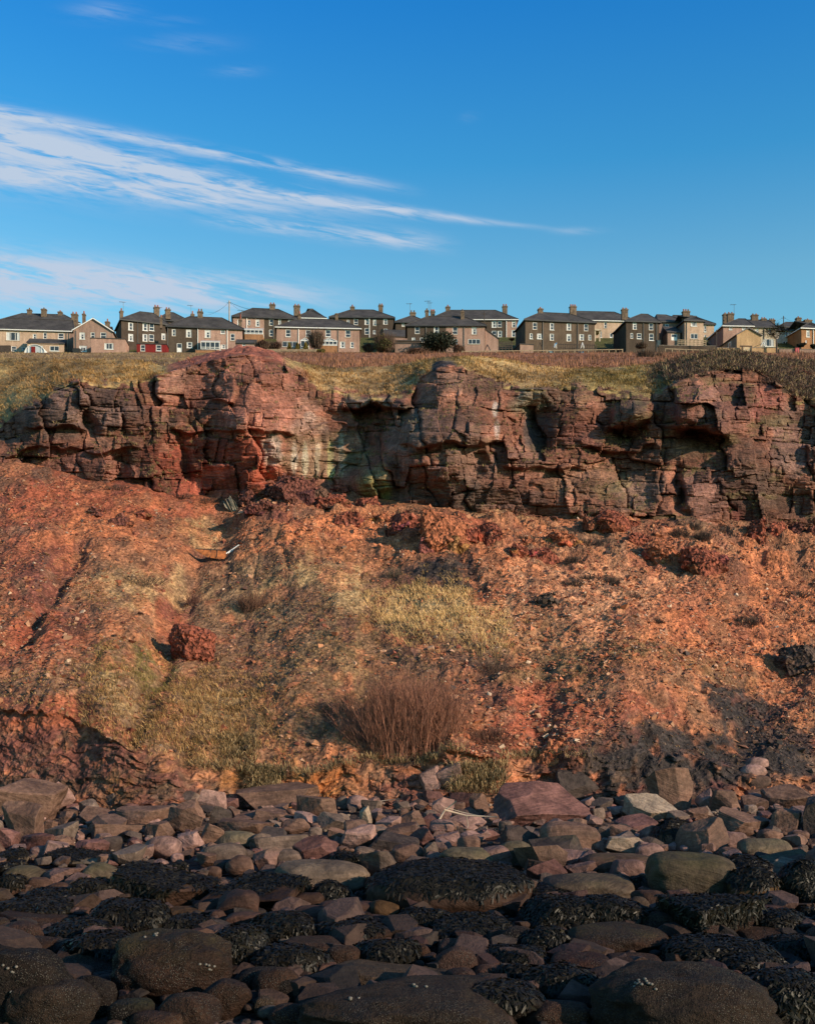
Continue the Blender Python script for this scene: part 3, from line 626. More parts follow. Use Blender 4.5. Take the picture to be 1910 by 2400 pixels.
def vol(root, z, x, eave, base, D, th, dep, roof='hip', ridge=None, hl=.5, hr=.5, walls='dark', win=(), wide=(), door=(), ch=(), pipes=(), over=.32, fasc=None, drop=1.2, apex=None, part='', side=None):
    O = root.location
    fr = Fr(Zx(z, x[0]), D, th); Wd = fr.a_at(Zx(z, x[1])); am = Wd/2
    zb = fr.z_at(Zy(base), am)-drop; ze = fr.z_at(Zy(eave), am)
    ops = []
    for kind, lst in (('win', win), ('wide', wide), ('door', door)):
        for r in lst:
            a0, a1 = sorted((fr.a_at(Zx(z, r[0])), fr.a_at(Zx(z, r[2])))); a0 = max(a0, .05); a1 = min(a1, Wd-.05)
            z1, z0 = fr.z_at(Zy(r[1]), a0), fr.z_at(Zy(r[3]), a0)
            if a1-a0 < .25: continue
            ops.append((a0, a1, z0, min(z1, ze-.06), kind))
    wl = walls if isinstance(walls, (list, tuple)) else [(x[1], walls)]
    a = 0.
    for xe, mn in wl:
        a1 = fr.a_at(Zx(z, xe)) if xe != x[1] else Wd
        wall_front(fr, a, a1, zb, ze, 0, ops).build(part+'wall', WM[mn], root, O); a = a1
    mb = MB(); mb.quad(fr.w(0, dep, zb), fr.w(0, 0, zb), fr.w(0, 0, ze), fr.w(0, dep, ze)); mb.build(part+'side_wall', WM[side or wl[0][1]], root, O)
    mb = MB(); mb.quad(fr.w(Wd, 0, zb), fr.w(Wd, dep, zb), fr.w(Wd, dep, ze), fr.w(Wd, 0, ze)); mb.build(part+'side_wall', WM[wl[-1][1]], root, O)
    mb = MB(); mb.quad(fr.w(Wd, dep, zb), fr.w(0, dep, zb), fr.w(0, dep, ze), fr.w(Wd, dep, ze)); mb.build(part+'rear_wall', WM[wl[-1][1]], root, O)
    for a0, a1, z0, z1, kind in ops: opening(root, fr, a0, a1, z0, z1, 0, kind)
    o = over; mb = MB(); fm = MB(); zr = ze
    if roof in ('hip', 'gable'):
        zr = fr.z_at(Zy(ridge), am, dep/2); e = [fr.w(-o, -o, ze), fr.w(Wd+o, -o, ze), fr.w(Wd+o, dep+o, ze), fr.w(-o, dep+o, ze)]
        r0, r1 = fr.w(hl*dep-(o if hl == 0 else 0), dep/2, zr), fr.w(Wd-hr*dep+(o if hr == 0 else 0), dep/2, zr)
        up = lambda p: (p[0], p[1], p[2]+.14); E = [up(p) for p in e]; R0, R1 = up(r0), up(r1)
        mb.quad(E[0], E[1], R1, R0); mb.quad(E[2], E[3], R0, R1); mb.quad(E[1], E[2], R1); mb.quad(E[3], E[0], R0)
        for i in range(4): mb.quad(e[i], e[(i+1) % 4], E[(i+1) % 4], E[i])
        mb.quad(*e[::-1])
        rt = MB(); rt.tube([R0, R1], .12, n=6)
        for p, q in ((E[0], R0), (E[1], R1), (E[2], R1), (E[3], R0)): rt.tube([p, q], .10, n=5)
        fr.box(fm, -o-.02, Wd+o+.02, -o-.09, -o-.004, ze-.13, ze+.05); fr.box(fm, Wd+o+.004, Wd+o+.08, -o, dep+o, ze-.13, ze+.05); fr.box(fm, -o-.08, -o-.004, -o, dep+o, ze-.13, ze+.05)
    elif roof == 'front':
        aa = fr.a_at(Zx(z, apex)); zr = fr.z_at(Zy(ridge), aa, 0)
        gm = MB(); gm.quad(fr.w(0, 0, ze), fr.w(Wd, 0, ze), fr.w(aa, 0, zr)); gm.build(part+'gable', WM[wl[0][1]], root, O)
        for sa in (0, Wd):
            sg = -1 if sa == 0 else 1; s2 = sa+sg*o; ze2 = ze-(zr-ze)*o/abs(sa-aa)
            p = [fr.w(s2, -o, ze2), fr.w(s2, dep, ze2), fr.w(aa, dep, zr), fr.w(aa, -o, zr)]
            if sg > 0: p = p[::-1]
            q = [(v[0], v[1], v[2]+.15) for v in p]
            mb.quad(*p); mb.quad(*q)
            for i in range(4): mb.quad(p[i], p[(i+1) % 4], q[(i+1) % 4], q[i])
            b0, b1 = fr.w(s2, -o-.03, ze2-.06), fr.w(aa, -o-.03, zr-.06); c0_, c1_ = fr.w(s2, -o-.03, ze2+.16), fr.w(aa, -o-.03, zr+.16)
            fm.quad(b0, b1, c1_, c0_); 
        rt = MB(); rt.tube([fr.w(aa, -o, zr+.13), fr.w(aa, dep, zr+.13)], .11, n=6)
    elif roof == 'flat':
        rt = None; fr.box(mb, -.12, Wd+.12, -.12, dep+.1, ze+.002, ze+.14)
    elif roof == 'lean':
        rt = None; zr = fr.z_at(Zy(ridge), am, dep)
        e = [fr.w(-.2, -.25, ze), fr.w(Wd+.2, -.25, ze), fr.w(Wd+.2, dep, zr), fr.w(-.2, dep, zr)]; up = [(p[0], p[1], p[2]+.13) for p in e]
        mb.quad(*e[::-1]); mb.quad(*up)
        for i in range(4): mb.quad(e[i], e[(i+1) % 4], up[(i+1) % 4], up[i])
        for sa in (0, Wd): mb.quad(fr.w(sa, 0, ze), fr.w(sa, dep, ze), fr.w(sa, dep, zr))
    ro = mb.build(part+'roof', M_slate, root, O)
    if rt: rt.build('ridge_tiles', M_slate, ro, O)
    if fm.f: fm.build('gutter', M_white if fasc == 'white' else M_fasc, root, O)
    for c in ch:
        x0, x1, yt, yb, n, yp = c[:6]; t = c[6] if len(c) > 6 else dep/2
        a0, a1 = fr.a_at(Zx(z, x0), t), fr.a_at(Zx(z, x1), t); zt, zl = fr.z_at(Zy(yt), a0, t), fr.z_at(Zy(yb), a0, t)-1.2
        mb = MB(); fr.box(mb, a0, a1, t-.4, t+.4, zl, zt-.32); fr.box(mb, a0-.09, a1+.09, t-.49, t+.49, zt-.318, zt-.12); fr.box(mb, a0+.02, a1-.02, t-.38, t+.38, zt-.118, zt)
        co = mb.build('chimney', M_stack, root, O)
        zp = fr.z_at(Zy(yp), a0, t)
        for i in range(n):
            ac = a0+(a1-a0)*(i+.5)/n; mb = MB()
            mb.tube([fr.w(ac, t, zt-.05), fr.w(ac, t, zt+(zp-zt)*.85), fr.w(ac, t, zp)], .17, .13, 8); mb.build('chimney_pot', M_pot if rh.random() < .8 else M_stack, co, O)
        if rh.random() < .25:
            mb = MB(); ax = a0 if rh.random() < .5 else a1; zz = zt+1.9
            mb.tube([fr.w(ax, t-.42, zt-.6), fr.w(ax, t-.42, zz)], .035, n=4); mb.tube([fr.w(ax-.9, t-.42, zz-.1), fr.w(ax+.5, t-.42, zz-.05)], .03, n=4)
            for q in (-.7, -.4, -.1, .2): mb.tube([fr.w(ax+q, t-.8, zz-.08), fr.w(ax+q, t-.05, zz-.08)], .025, n=4)
            mb.build('aerial', M_metal, co, O)
    for p in pipes:
        a0 = fr.a_at(Zx(z, p[0])); mb = MB(); mb.tube([fr.w(a0, -.10, zb), fr.w(a0, -.10, ze-.1)], .075, n=6); mb.build('drainpipe', M_white if p[1] == 'w' else M_fasc, root, O)
    return fr, Wd, zb, ze, zr
def hroot(z, x, base, D, label, name='house', cat='house', group='houses along the cliff top'):
    p = at(Zx(z, x), Zy(base), D); return tag(empty(name, p), label, cat, group)
def cons(root, z, x0, x1, ytop, yeave, base, D, dep, style='lean', plinth=.0):
    """glazed lean-to or gabled sun room"""
    O = root.location; fr = Fr(Zx(z, x0), D, 4); Wd = fr.a_at(Zx(z, x1)); zb = fr.z_at(Zy(base)); ze = fr.z_at(Zy(yeave)); zt = fr.z_at(Zy(ytop), 0, dep if style == 'lean' else 0)
    n = max(2, round(Wd/.85)); m = MB(); zp = zb+plinth; b = .06
    for i in range(n+1): a = Wd*i/n; fr.box(m, a-b, a+b, -b, b, zp, ze)
    for t in (dep*.5, dep): fr.box(m, -b, b, t-b, t+b, zp, ze); fr.box(m, Wd-b, Wd+b, t-b, t+b, zp, ze)
    fr.box(m, -.1, Wd+.1, -.1, .1, ze, ze+.14); fr.box(m, -.05, Wd+.05, -.05, .05, zp+.45*(ze-zp)*.6, zp+.45*(ze-zp)*.6+.09); fr.box(m, -.05, Wd+.05, -.07, .07, zp, zp+.12)
    if style == 'gable':
        for t in (-.05,):
            m.tube([fr.w(-.1, t, ze+.1), fr.w(Wd/2, t, zt), fr.w(Wd+.1, t, ze+.1)], .07, n=4); m.tube([fr.w(Wd/2, t, ze), fr.w(Wd/2, t, zt)], .05, n=4)
    o = m.build('conservatory', M_white, root, O)
    if plinth: m = MB(); fr.box(m, -.08, Wd+.08, -.08, dep, zb-1.2, zp-.003); m.build('plinth', WM['brick'], o, O)
    for i in range(n):
        a0, a1 = Wd*i/n+b, Wd*(i+1)/n-b; m = MB(); m.quad(fr.w(a0, 0, zp+.1), fr.w(a1, 0, zp+.1), fr.w(a1, 0, ze), fr.w(a0, 0, ze)); m.build('pane', M_pane, o, O)
    for a in (0, Wd): m = MB(); m.quad(fr.w(a, 0, zp), fr.w(a, dep, zp), fr.w(a, dep, ze), fr.w(a, 0, ze)); m.build('pane', M_pane, o, O)
    m = MB()
    if style == 'lean':
        m.quad(fr.w(-.1, -.1, ze+.145), fr.w(Wd+.1, -.1, ze+.145), fr.w(Wd+.1, dep, zt), fr.w(-.1, dep, zt))
    else:
        m.quad(fr.w(-.1, -.04, ze+.145), fr.w(Wd/2, -.04, zt+.02), fr.w(Wd/2, dep, zt+.02), fr.w(-.1, dep, ze+.145)); m.quad(fr.w(Wd/2, -.04, zt+.02), fr.w(Wd+.1, -.04, ze+.145), fr.w(Wd+.1, dep, ze+.145), fr.w(Wd/2, dep, zt+.02))
        m.quad(fr.w(0, .02, ze+.14), fr.w(Wd, .02, ze+.14), fr.w(Wd/2, .02, zt))
    m.build('glass_roof', M_rglass, o, O)

# ---- from left to right
r = hroot(1, 290, 500, 228, 'long beige house with a wide gabled wing at the far left of the row')
vol(r, 1, (-170, 588), 322, 500, 228, 6, 8.5, 'hip', 236, .5, .1, [(560, 'beige'), (588, 'rose')], win=[(263, 350, 293, 390), (348, 340, 376, 390), (467, 345, 512, 390), (90, 450, 132, 490), (175, 455, 207, 487)], wide=[(50, 335, 158, 402)], ch=[(575, 627, 190, 255, 2, 172, 4.6), (664, 688, 190, 245, 1, 166, 6)], pipes=[(535, 'b'), (555, 'b')], fasc='white')
vol(r, 1, (592, 905), 325, 500, 224.5, 6, 9, 'front', 230, apex=750, walls='rose', win=[(640, 338, 683, 392), (808, 338, 855, 385), (730, 338, 762, 383)], wide=[(637, 445, 698, 492)], fasc='white', pipes=[(610, 'b')])
vol(r, 1, (733, 1008), 390, 514, 219.5, 6, 5, 'flat', walls='pink', wide=[(840, 424, 913, 473)], part='extension_')
vol(r, 1, (220, 515), 430, 505, 225, 6, 2.9, 'lean', 396, walls='beige', wide=[(400, 447, 475, 487)], win=[(300, 445, 345, 470)], part='extension_')
r = hroot(1, 330, 480, 250, 'slate roofed house mostly hidden behind the long beige house')
vol(r, 1, (-20, 640), 262, 480, 250, 6, 8.5, 'hip', 196, .5, .5, 'brick', ch=[(220, 256, 155, 197, 1, 140), (333, 375, 150, 208, 1, 138, 3.0), (467, 502, 172, 203, 1, 160)], fasc='white')
r = hroot(1, 865, 300, 262, 'cream chimney top with red brick rising from a hidden cottage', 'cottage', 'house')
vol(r, 1, (820, 905), 330, 480, 262, 5, 5, 'hip', 300, .4, .4, 'cream', ch=[(847, 883, 252, 300, 1, 228)])
r = hroot(1, 1140, 500, 238, 'three storey dark house behind the red painted shed')
vol(r, 1, (976, 1345), 258, 500, 236, 22, 9, 'hip', 178, .5, .25, 'dark', win=[(1033, 258, 1072, 318), (1148, 263, 1188, 322), (1200, 263, 1240, 322), (1033, 348, 1072, 405), (1148, 350, 1187, 410), (1198, 352, 1239, 410), (1300, 345, 1331, 397)], ch=[(963, 990, 165, 240, 1, 142, 2.), (1238, 1280, 132, 192, 2, 115), (1330, 1370, 150, 187, 2, 135, 6.5)], pipes=[(1108, 'b')])
vol(r, 1, (1270, 1530), 250, 500, 252, 16, 8.5, 'hip', 184, .3, .4, 'dark', ch=[(1543-8, 1570-8, 190, 222, 1, 165)], part='rear_')
r = hroot(1, 1600, 500, 227, 'semi-detached pair, left half dark and right half pink, above the red soil mound')
vol(r, 1, (1344, 2720-1613+1613-770), 305, 500, 227, 8, 8.5, 'hip', 222, .5, .5, [(1597, 'dark'), (1950, 'pink')], win=[(1383, 312, 1413, 367), (1497, 315, 1540, 378), (1503, 415, 1547, 462), (1648, 318, 1695, 382), (1775, 318, 1810, 348), (1853, 348, 1888, 405), (1780, 435, 1815, 468)], door=[(1423, 425, 1463, 505)], ch=[(1590, 1632, 170, 232, 2, 148), (1285+3, 1306, 215, 262, 1, 197, 2.), (1920, 1945, 235, 300, 1, 190, 3.)], pipes=[(1350, 'b'), (1592, 'w'), (1828, 'w')])
cons(r, 1, 1617, 1765, 402, 418, 474, 225.2, 2.2, 'lean')
r = hroot(2, 520, 400, 250, 'beige and dark semi-detached house behind the glazed corner sun room')
vol(r, 2, (262, 782), 224, 400, 248, 8, 8.5, 'hip', 153, .5, .5, [(512, 'pink'), (782, 'dark')], win=[(296, 235, 311, 285), (380, 237, 402, 280), (444, 235, 475, 288), (553, 230, 584, 283), (627, 225, 648, 272), (705, 222, 738, 247), (553, 315, 584, 370), (627, 318, 648, 360)], ch=[(555, 600, 112, 165, 2, 97), (750, 800, 122, 165, 2, 108, 6.)], pipes=[(372, 'w'), (585, 'b')], side='dark')
cons(r, 2, 335, 500, 302, 320, 402, 244, 3.4, 'lean', 1.4)
r = hroot(2, 900, 380, 276, 'slate roof with a white fascia peeping up behind the beige and dark pair')
vol(r, 2, (770, 1005), 226, 400, 270, 4, 9, 'hip', 155, .45, .5, 'cream', fasc='white')
r = hroot(2, 940, 495, 227, 'pink terrace with two gabled sun rooms and clipped cone bushes in front')
vol(r, 2, (612, 1280), 305, 495, 227, 4, 8.5, 'hip', 238, .5, .5, 'pink', win=[(685, 315, 725, 373), (846, 318, 886, 375), (1005, 318, 1047, 373), (1165, 320, 1207, 378), (1122, 412, 1163, 462), (1205, 415, 1232, 462)], wide=[(657, 410, 780, 455)], ch=[(785, 808, 190, 260, 1, 168), (1083, 1107, 188, 265, 1, 184)], pipes=[(788, 'w'), (1107, 'b')], fasc='white')
cons(r, 2, 807, 872, 382, 408, 470, 225, 2.4, 'gable'); cons(r, 2, 972, 1097, 382, 412, 464, 224.4, 3., 'gable', .5)
r = hroot(2, 1300, 400, 252, 'dark house with many white windows and a sandstone porch behind the bare trees')
vol(r, 2, (1045, 1552), 222, 402, 252, 2, 9, 'hip', 162, .5, .5, [(1200, 'brown'), (1552, 'dark')], win=[(1177, 238, 1200, 264), (1233, 230, 1267, 278), (1320, 225, 1355, 277), (1388, 233, 1413, 285), (1470, 222, 1505, 275), (1320, 303, 1357, 355), (1388, 320, 1408, 350), (1233, 305, 1267, 352)], door=[(1472, 308, 1503, 345)], ch=[(1205, 1238, 132, 175, 1, 115), (1432, 1467, 120, 168, 2, 106)], pipes=[(1358, 'w')], side='dark')
r = hroot(3, 120, 400, 246, 'small dark house with a lower lean-to roof tucked between two dark blocks', group='houses along the cliff top')
vol(r, 3, (25, 280), 262, 400, 244, 4, 8, 'hip', 205, .5, .4, 'dark', win=[(75, 268, 98, 292)], ch=[(140, 185, 178, 220, 2, 160)])
vol(r, 3, (-60, 118), 375, 420, 238, 4, 3.5, 'lean', 322, walls='rose', part='extension_')
r = hroot(3, 480, 490, 227, 'half dark half pink house beside the black evergreen bush')
vol(r, 3, (118, 742), 288, 490, 227, 0, 8.5, 'hip', 214, .5, .5, [(430, 'dark'), (742, 'pink')], win=[(180, 292, 218, 350), (332, 292, 373, 350), (483, 292, 523, 355), (637, 295, 677, 355), (155, 380, 182, 405), (220, 380, 260, 418)], wide=[(608, 392, 704, 433), (478, 392, 523, 445)], ch=[(262, 290, 162, 235, 1, 145), (548, 577, 172, 240, 1, 152, 3.)], pipes=[(270, 'b'), (575, 'b')])
fr = Fr(Zx(3, 744), 227.6, 0); a1 = fr.a_at(Zx(3, 850)); O = r.location; zb = fr.z_at(Zy(495))-1; mb = MB()
q = [(0, zb), (a1, zb), (a1, fr.z_at(Zy(387))), (0, fr.z_at(Zy(312)))]
mb.quad(*[fr.w(a, 0, z) for a, z in q]); mb.quad(fr.w(a1, 0, zb), fr.w(a1, 6, zb), fr.w(a1, 6, q[2][1]), fr.w(a1, 0, q[2][1])); mb.build('extension_wall', WM['pink'], r, O)
mb = MB(); p = [fr.w(0, -.15, q[3][1]), fr.w(a1+.2, -.15, q[2][1]-.13), fr.w(a1+.2, 6, q[2][1]-.13), fr.w(0, 6, q[3][1])]; u = [(v[0], v[1], v[2]+.14) for v in p]
mb.quad(*u); mb.quad(*p[::-1]); mb.quad(p[0], p[1], u[1], u[0]); mb.quad(p[1], p[2], u[2], u[1]); mb.build('extension_roof', M_slate, r, O)
r = hroot(3, 800, 400, 254, 'long dark terrace whose right end is pink, behind the dead telegraph post')
vol(r, 3, (300, 1000), 238, 420, 254, 0, 9, 'hip', 165, .5, .5, [(920, 'dark'), (1000, 'pink')], win=[(798, 247, 835, 298), (843, 247, 878, 298), (798, 325, 835, 377), (845, 325, 880, 377), (960, 247, 990, 298), (957, 320, 987, 375)], ch=[(427, 462, 132, 175, 1, 116), (883, 922, 127, 180, 2, 110), (305, 340, 168, 195, 3, 154, 7.)], pipes=[(915, 'w')], fasc='white')
r = hroot(3, 1340, 475, 228, 'wide dark house with ten white windows above the garden clutter')
vol(r, 3, (1068, 1625), 252, 478, 228, 8, 8.5, 'hip', 188, .5, .5, 'brown', win=[(1127, 258, 1162, 315), (1265, 262, 1298, 318), (1400, 265, 1437, 322), (1540, 270, 1573, 327), (1103, 345, 1127, 390), (1163, 347, 1200, 390), (1265, 348, 1298, 403), (1400, 350, 1437, 410), (1502, 352, 1540, 402), (1575, 357, 1598, 402)], ch=[(1170, 1207, 147, 205, 1, 134), (1425, 1475, 127, 210, 3, 112)], pipes=[(1208, 'b'), (1487, 'b')])
r = hroot(4, -20, 430, 252, 'pink house with a cream porch set back between two dark houses')
vol(r, 4, (-330, 270), 246, 440, 250, 4, 9, 'hip', 176, .5, .4, [(-60, 'brown'), (270, 'beige')], win=[(20, 255, 42, 305), (-20, 330, 0, 380)], door=[(65, 345, 90, 408)], fasc='white')
fr = Fr(Zx(4, -58), 246, 4); O = r.location; zt, zb = fr.z_at(Zy(325)), fr.z_at(Zy(440)); a1 = fr.a_at(Zx(4, -10)); mb = MB()
for a in (0, a1-.3): fr.box(mb, a, a+.3, 0, .3, zb-1, zt)
fr.box(mb, -.2, a1+.2, -.2, 3.5, zt, zt+.35); mb.build('porch', WM['cream'], r, O)
r = hroot(4, 240, 455, 227, 'dark house whose left side lies in deep shade, next to the decked garden')
vol(r, 4, (197, 462), 255, 455, 227, 6, 9, 'hip', 195, .5, .1, 'dark', win=[(250, 260, 283, 315), (380, 263, 415, 320), (232, 343, 253, 388), (283, 345, 320, 390), (382, 347, 418, 403)], ch=[(160, 208, 150, 195, 2, 138, 7.5)], pipes=[(335, 'b'), (440, 'b')])
r = hroot(4, 640, 400, 232, 'brown house with a sunlit square wing and hipped porch above the decking')
vol(r, 4, (462, 690), 258, 420, 233, 6, 8, 'hip', 204, .1, .4, 'rose', win=[(510, 270, 540, 305)])
vol(r, 4, (668, 818), 248, 420, 227.5, 6, 8, 'hip', 212, .5, .5, 'beige', wide=[(715, 347, 773, 390), (718, 250, 765, 288)], ch=[(650, 705, 167, 215, 3, 150)], pipes=[(682, 'b')], part='wing_', side='rose')
vol(r, 4, (530, 632), 342, 420, 228.5, 6, 3., 'lean', 296, walls='rose', door=[(560, 350, 607, 402)], part='porch_')
r = hroot(4, 850, 400, 256, 'long low slate roof behind the brown house with the square wing')
vol(r, 4, (560, 905), 272, 420, 254, 4, 9, 'hip', 208, .2, .4, 'beige', win=[(823, 285, 841, 335), (825, 357, 841, 400)])
r = hroot(4, 1250, 440, 236, 'pale terrace running back behind the ochre gabled outbuilding')
vol(r, 4, (978, 1213), 290, 450, 234, 3, 10, 'hip', 233, .5, .0, 'pink', win=[(1025, 295, 1050, 318), (1130, 298, 1158, 318)], ch=[(1010, 1060, 187, 245, 2, 174), (975, 1010, 190, 225, 1, 178, 7.)], fasc='white', side='rose')
vol(r, 4, (1213, 1400), 300, 450, 240, 3, 10, 'gable', 244, 0, 0, 'cream', win=[(1237, 308, 1262, 350), (1340, 310, 1365, 345)], wide=[(1297, 390, 1383, 450)], ch=[(1203, 1255, 197, 258, 2, 186), (1280, 1320, 228, 268, 2, 216)], pipes=[(1305, 'b')])
vol(r, 4, (1400, 1545), 326, 450, 244, 3, 10, 'hip', 272, 0, .5, 'grey', win=[(1475, 330, 1503, 370), (1480, 408, 1512, 447)], door=[(1458, 408, 1480, 447)], ch=[(1345, 1390, 238, 268, 3, 226, 7.)])
r = hroot(4, 1640, 430, 240, 'orange brick house with white fascia at the far right edge')
vol(r, 4, (1607, 1790), 310, 440, 238, 8, 9, 'hip', 256, .5, .5, 'brick', win=[(1647, 320, 1673, 375), (1640, 402, 1650, 425)], ch=[(1543+20, 1580+20, 220, 270, 1, 208, 6.), (1613+15, 1670+15, 237, 278, 1, 226)], pipes=[(1700, 'w')], fasc='white')
r = hroot(4, 1750, 420, 262, 'slate roof at the right edge behind the orange brick house')
vol(r, 4, (1420, 1800), 300, 430, 262, 3, 9, 'hip', 262, .4, .4, 'brick')
# outbuildings
r = hroot(4, 1180, 458, 222, 'ochre outbuilding with a plain gable and a white door in its shaded side', 'outbuilding', 'outbuilding', None)
fr, Wd, zb, ze, zr = vol(r, 4, (1087, 1280), 360, 460, 222, 6, 9, 'front', 306, apex=1182, walls='ochre', over=.25, side='rose')
O = r.location; mb = MB(); mb.quad(fr.w(-.03, 4.2, zb+.9), fr.w(-.03, 2.8, zb+.9), fr.w(-.03, 2.8, zb+3.2), fr.w(-.03, 4.2, zb+3.2)); o = mb.build('door', M_white, r, O)
mb = MB(); mb.quad(fr.w(-.04, 3.9, zb+2.), fr.w(-.04, 3.1, zb+2.), fr.w(-.04, 3.1, zb+3.), fr.w(-.04, 3.9, zb+3.)); mb.build('pane', M_pane, o, O)
r = hroot(1, 1215, 500, 222, 'red painted shed with two small windows below the dark house', 'shed', 'shed', None)
vol(r, 1, (1100, 1340), 434, 505, 222, 4, 3, 'flat', walls='red', win=[(1130, 437, 1168, 490), (1255, 438, 1298, 487)])
r = hroot(2, 360, 470, 224, 'small weathered shed with a pale felt roof beside the brown hedge', 'shed', 'shed', None)
vol(r, 2, (290, 440), 425, 475, 223, 4, 3.5, 'gable', 405, 0, 0, 'pink', win=[(337, 425, 362, 455)], over=.15)
r = hroot(3, 120, 500, 220, 'low brick garage with a flat dark roof left of the evergreen bush', 'garage', 'garage', None)
vol(r, 3, (20, 232), 430, 505, 219, 2, 5, 'flat', walls='rose')
vol(r, 3, (24, 228), 408, 440, 221, 2, 4, 'flat', walls='dark', part='upper_')
r = hroot(3, 1045, 520, 216, 'brown shed with a flat roof and dark left side behind the rail fence', 'shed', 'shed', None)
vol(r, 3, (1025, 1132), 437, 525, 216, 12, 6, 'flat', walls='rose', side='dark')
# ================================================================ GARDENS
def zpt(z, x, y, D): return at(Zx(z, x), Zy(y), D)
def bar(mb, p, q, w, h):
    """square timber from p to q"""
    p, q = Vector(p), Vector(q); d = (q-p).normalized(); u = d.cross(Vector((0, 0, 1)))
    u = (u.normalized() if u.length > .05 else Vector((1, 0, 0)))*w/2; v = (d.cross(u)).normalized()*h/2
    mb.hexa([p-u-v, p+u-v, p+u+v, p-u+v, q-u-v, q+u-v, q+u+v, q-u+v])
def rail_fence(z, x0, x1, y0, y1, bot, D, step, mat, label, rails=(1.,), pickets=False):
    root = tag(empty('fence', zpt(z, x0, bot, D)), label, 'fence', 'timber fences'); O = root.location
    n = max(1, round((x1-x0)/step)); tops = []
    for i in range(n+1):
        x = x0+(x1-x0)*i/n; yt = y0+(y1-y0)*i/n; b = zpt(z, x, yt+(bot-y0), D); t = zpt(z, x, yt, D)
        mb = MB(); bar(mb, (b[0], b[1], b[2]-.5), t, .14, .14); mb.build('post', mat, root, O); tops.append((b, t))
    for i in range(n):
        for k in rails:
            p = tops[i][0]+(tops[i][1]-tops[i][0])*k; q = tops[i+1][0]+(tops[i+1][1]-tops[i+1][0])*k
            mb = MB(); bar(mb, p+np.array((.08, -.1, -.06)), q+np.array((-.08, -.1, -.06)), .06, .14); mb.build('rail', mat, root, O)
        if pickets:
            m = 7
            for j in range(m):
                f = (j+.5)/m; p = tops[i][0]+(tops[i+1][0]-tops[i][0])*f; q = tops[i][1]+(tops[i+1][1]-tops[i][1])*f
                mb = MB(); bar(mb, p+np.array((0, -.16, .1)), q+np.array((0, -.16, .02)), .09, .03); mb.build('picket', mat, root, O)
    return root
rail_fence(3, 560, 1240, 487, 480, 525, 213, 68, M_wood, 'pale post and rail fence running from the evergreen bush to the brown shed', (.93,))
rail_fence(3, 1245, 2190-340, 480, 472, 518, 214, 54, M_wood, 'pale post and rail fence right of the brown shed, below the wide dark house', (.93,))
rail_fence(4, 512, 845, 466, 478, 502, 214, 58, M_wood, 'pale post and rail fence below the decked garden', (.93,))
rail_fence(2, 530, 935, 474, 476, 495, 216, 40, M_wood, 'low pale picket fence under the clipped cone bushes', (.8, .3), True)
rail_fence(4, 612, 838, 396, 402, 438, 224, 32, M_wood, 'timber balustrade round the raised deck', (.95, .6, .25))
rail_fence(3, 1335, 1640, 428, 436, 470, 221, 18, M_dwood, 'dark garden fence in front of the wide dark house', (.9, .2))
rail_fence(1, -60, 85, 447, 445, 515, 215, 26, M_dwood, 'tall dark board fence at the left edge', (.9, .5, .1), True)
rail_fence(3, 858, 962, 415, 412, 480, 222, 26, M_dwood, 'dark slatted fence between the pink extension and the brown shed', (.98, .8, .6, .4, .2))
rail_fence(1, 100, 185, 490, 492, 528, 213, 40, M_dwood, 'short dark post fence in the grass beside the polytunnel', (.5,))
def bwall(z, x0, x1, y0, y1, D, mat, label, th=3):
    fr = Fr(Zx(z, x0), D, th); a1 = fr.a_at(Zx(z, x1)); zt = fr.z_at(Zy(y0)); zb = fr.z_at(Zy(y1))
    root = tag(empty('garden_wall', fr.w(0, 0, zb)), label, 'wall', 'garden walls'); O = root.location
    n = max(2, int(a1/3.2))
    for i in range(n):
        mb = MB(); fr.box(mb, a1*i/n+.01, a1*(i+1)/n-.01, 0, .22, zb-1.2, zt-.12+.03*math.sin(i*2.1)); mb.build('wall_panel', mat, root, O)
    mb = MB(); fr.box(mb, -.04, a1+.04, -.04, .26, zt-.08, zt); mb.build('coping', M_conc, root, O)
M_bw = WM['ochre']
bwall(4, 930, 1110, 460, 508, 214.5, WM['ochre'], 'low ochre brick wall left of the cream field gate')
bwall(4, 1208, 1425, 458, 508, 214.5, WM['ochre'], 'low ochre brick wall right of the cream field gate')
bwall(4, 1428, 1555, 470, 512, 214.5, WM['rose'], 'low brownish wall between the palm and the red box')
bwall(4, 1592, 1800, 472, 512, 214.5, WM['rose'], 'low brownish wall at the far right edge')
bwall(1, 1018, 1345, 499, 522, 215, M_conc, 'grey concrete wall below the red shed')
bwall(1, 1572, 1730, 478, 515, 217, WM['brick'], 'red brick terrace wall in front of the lean-to sun room')
bwall(1, 190, 520, 503, 520, 216, WM['rose'], 'low wall in front of the polytunnel')
bwall(4, 460, 925, 440, 480, 221.5, WM['dark'], 'dark retaining wall under the raised deck')
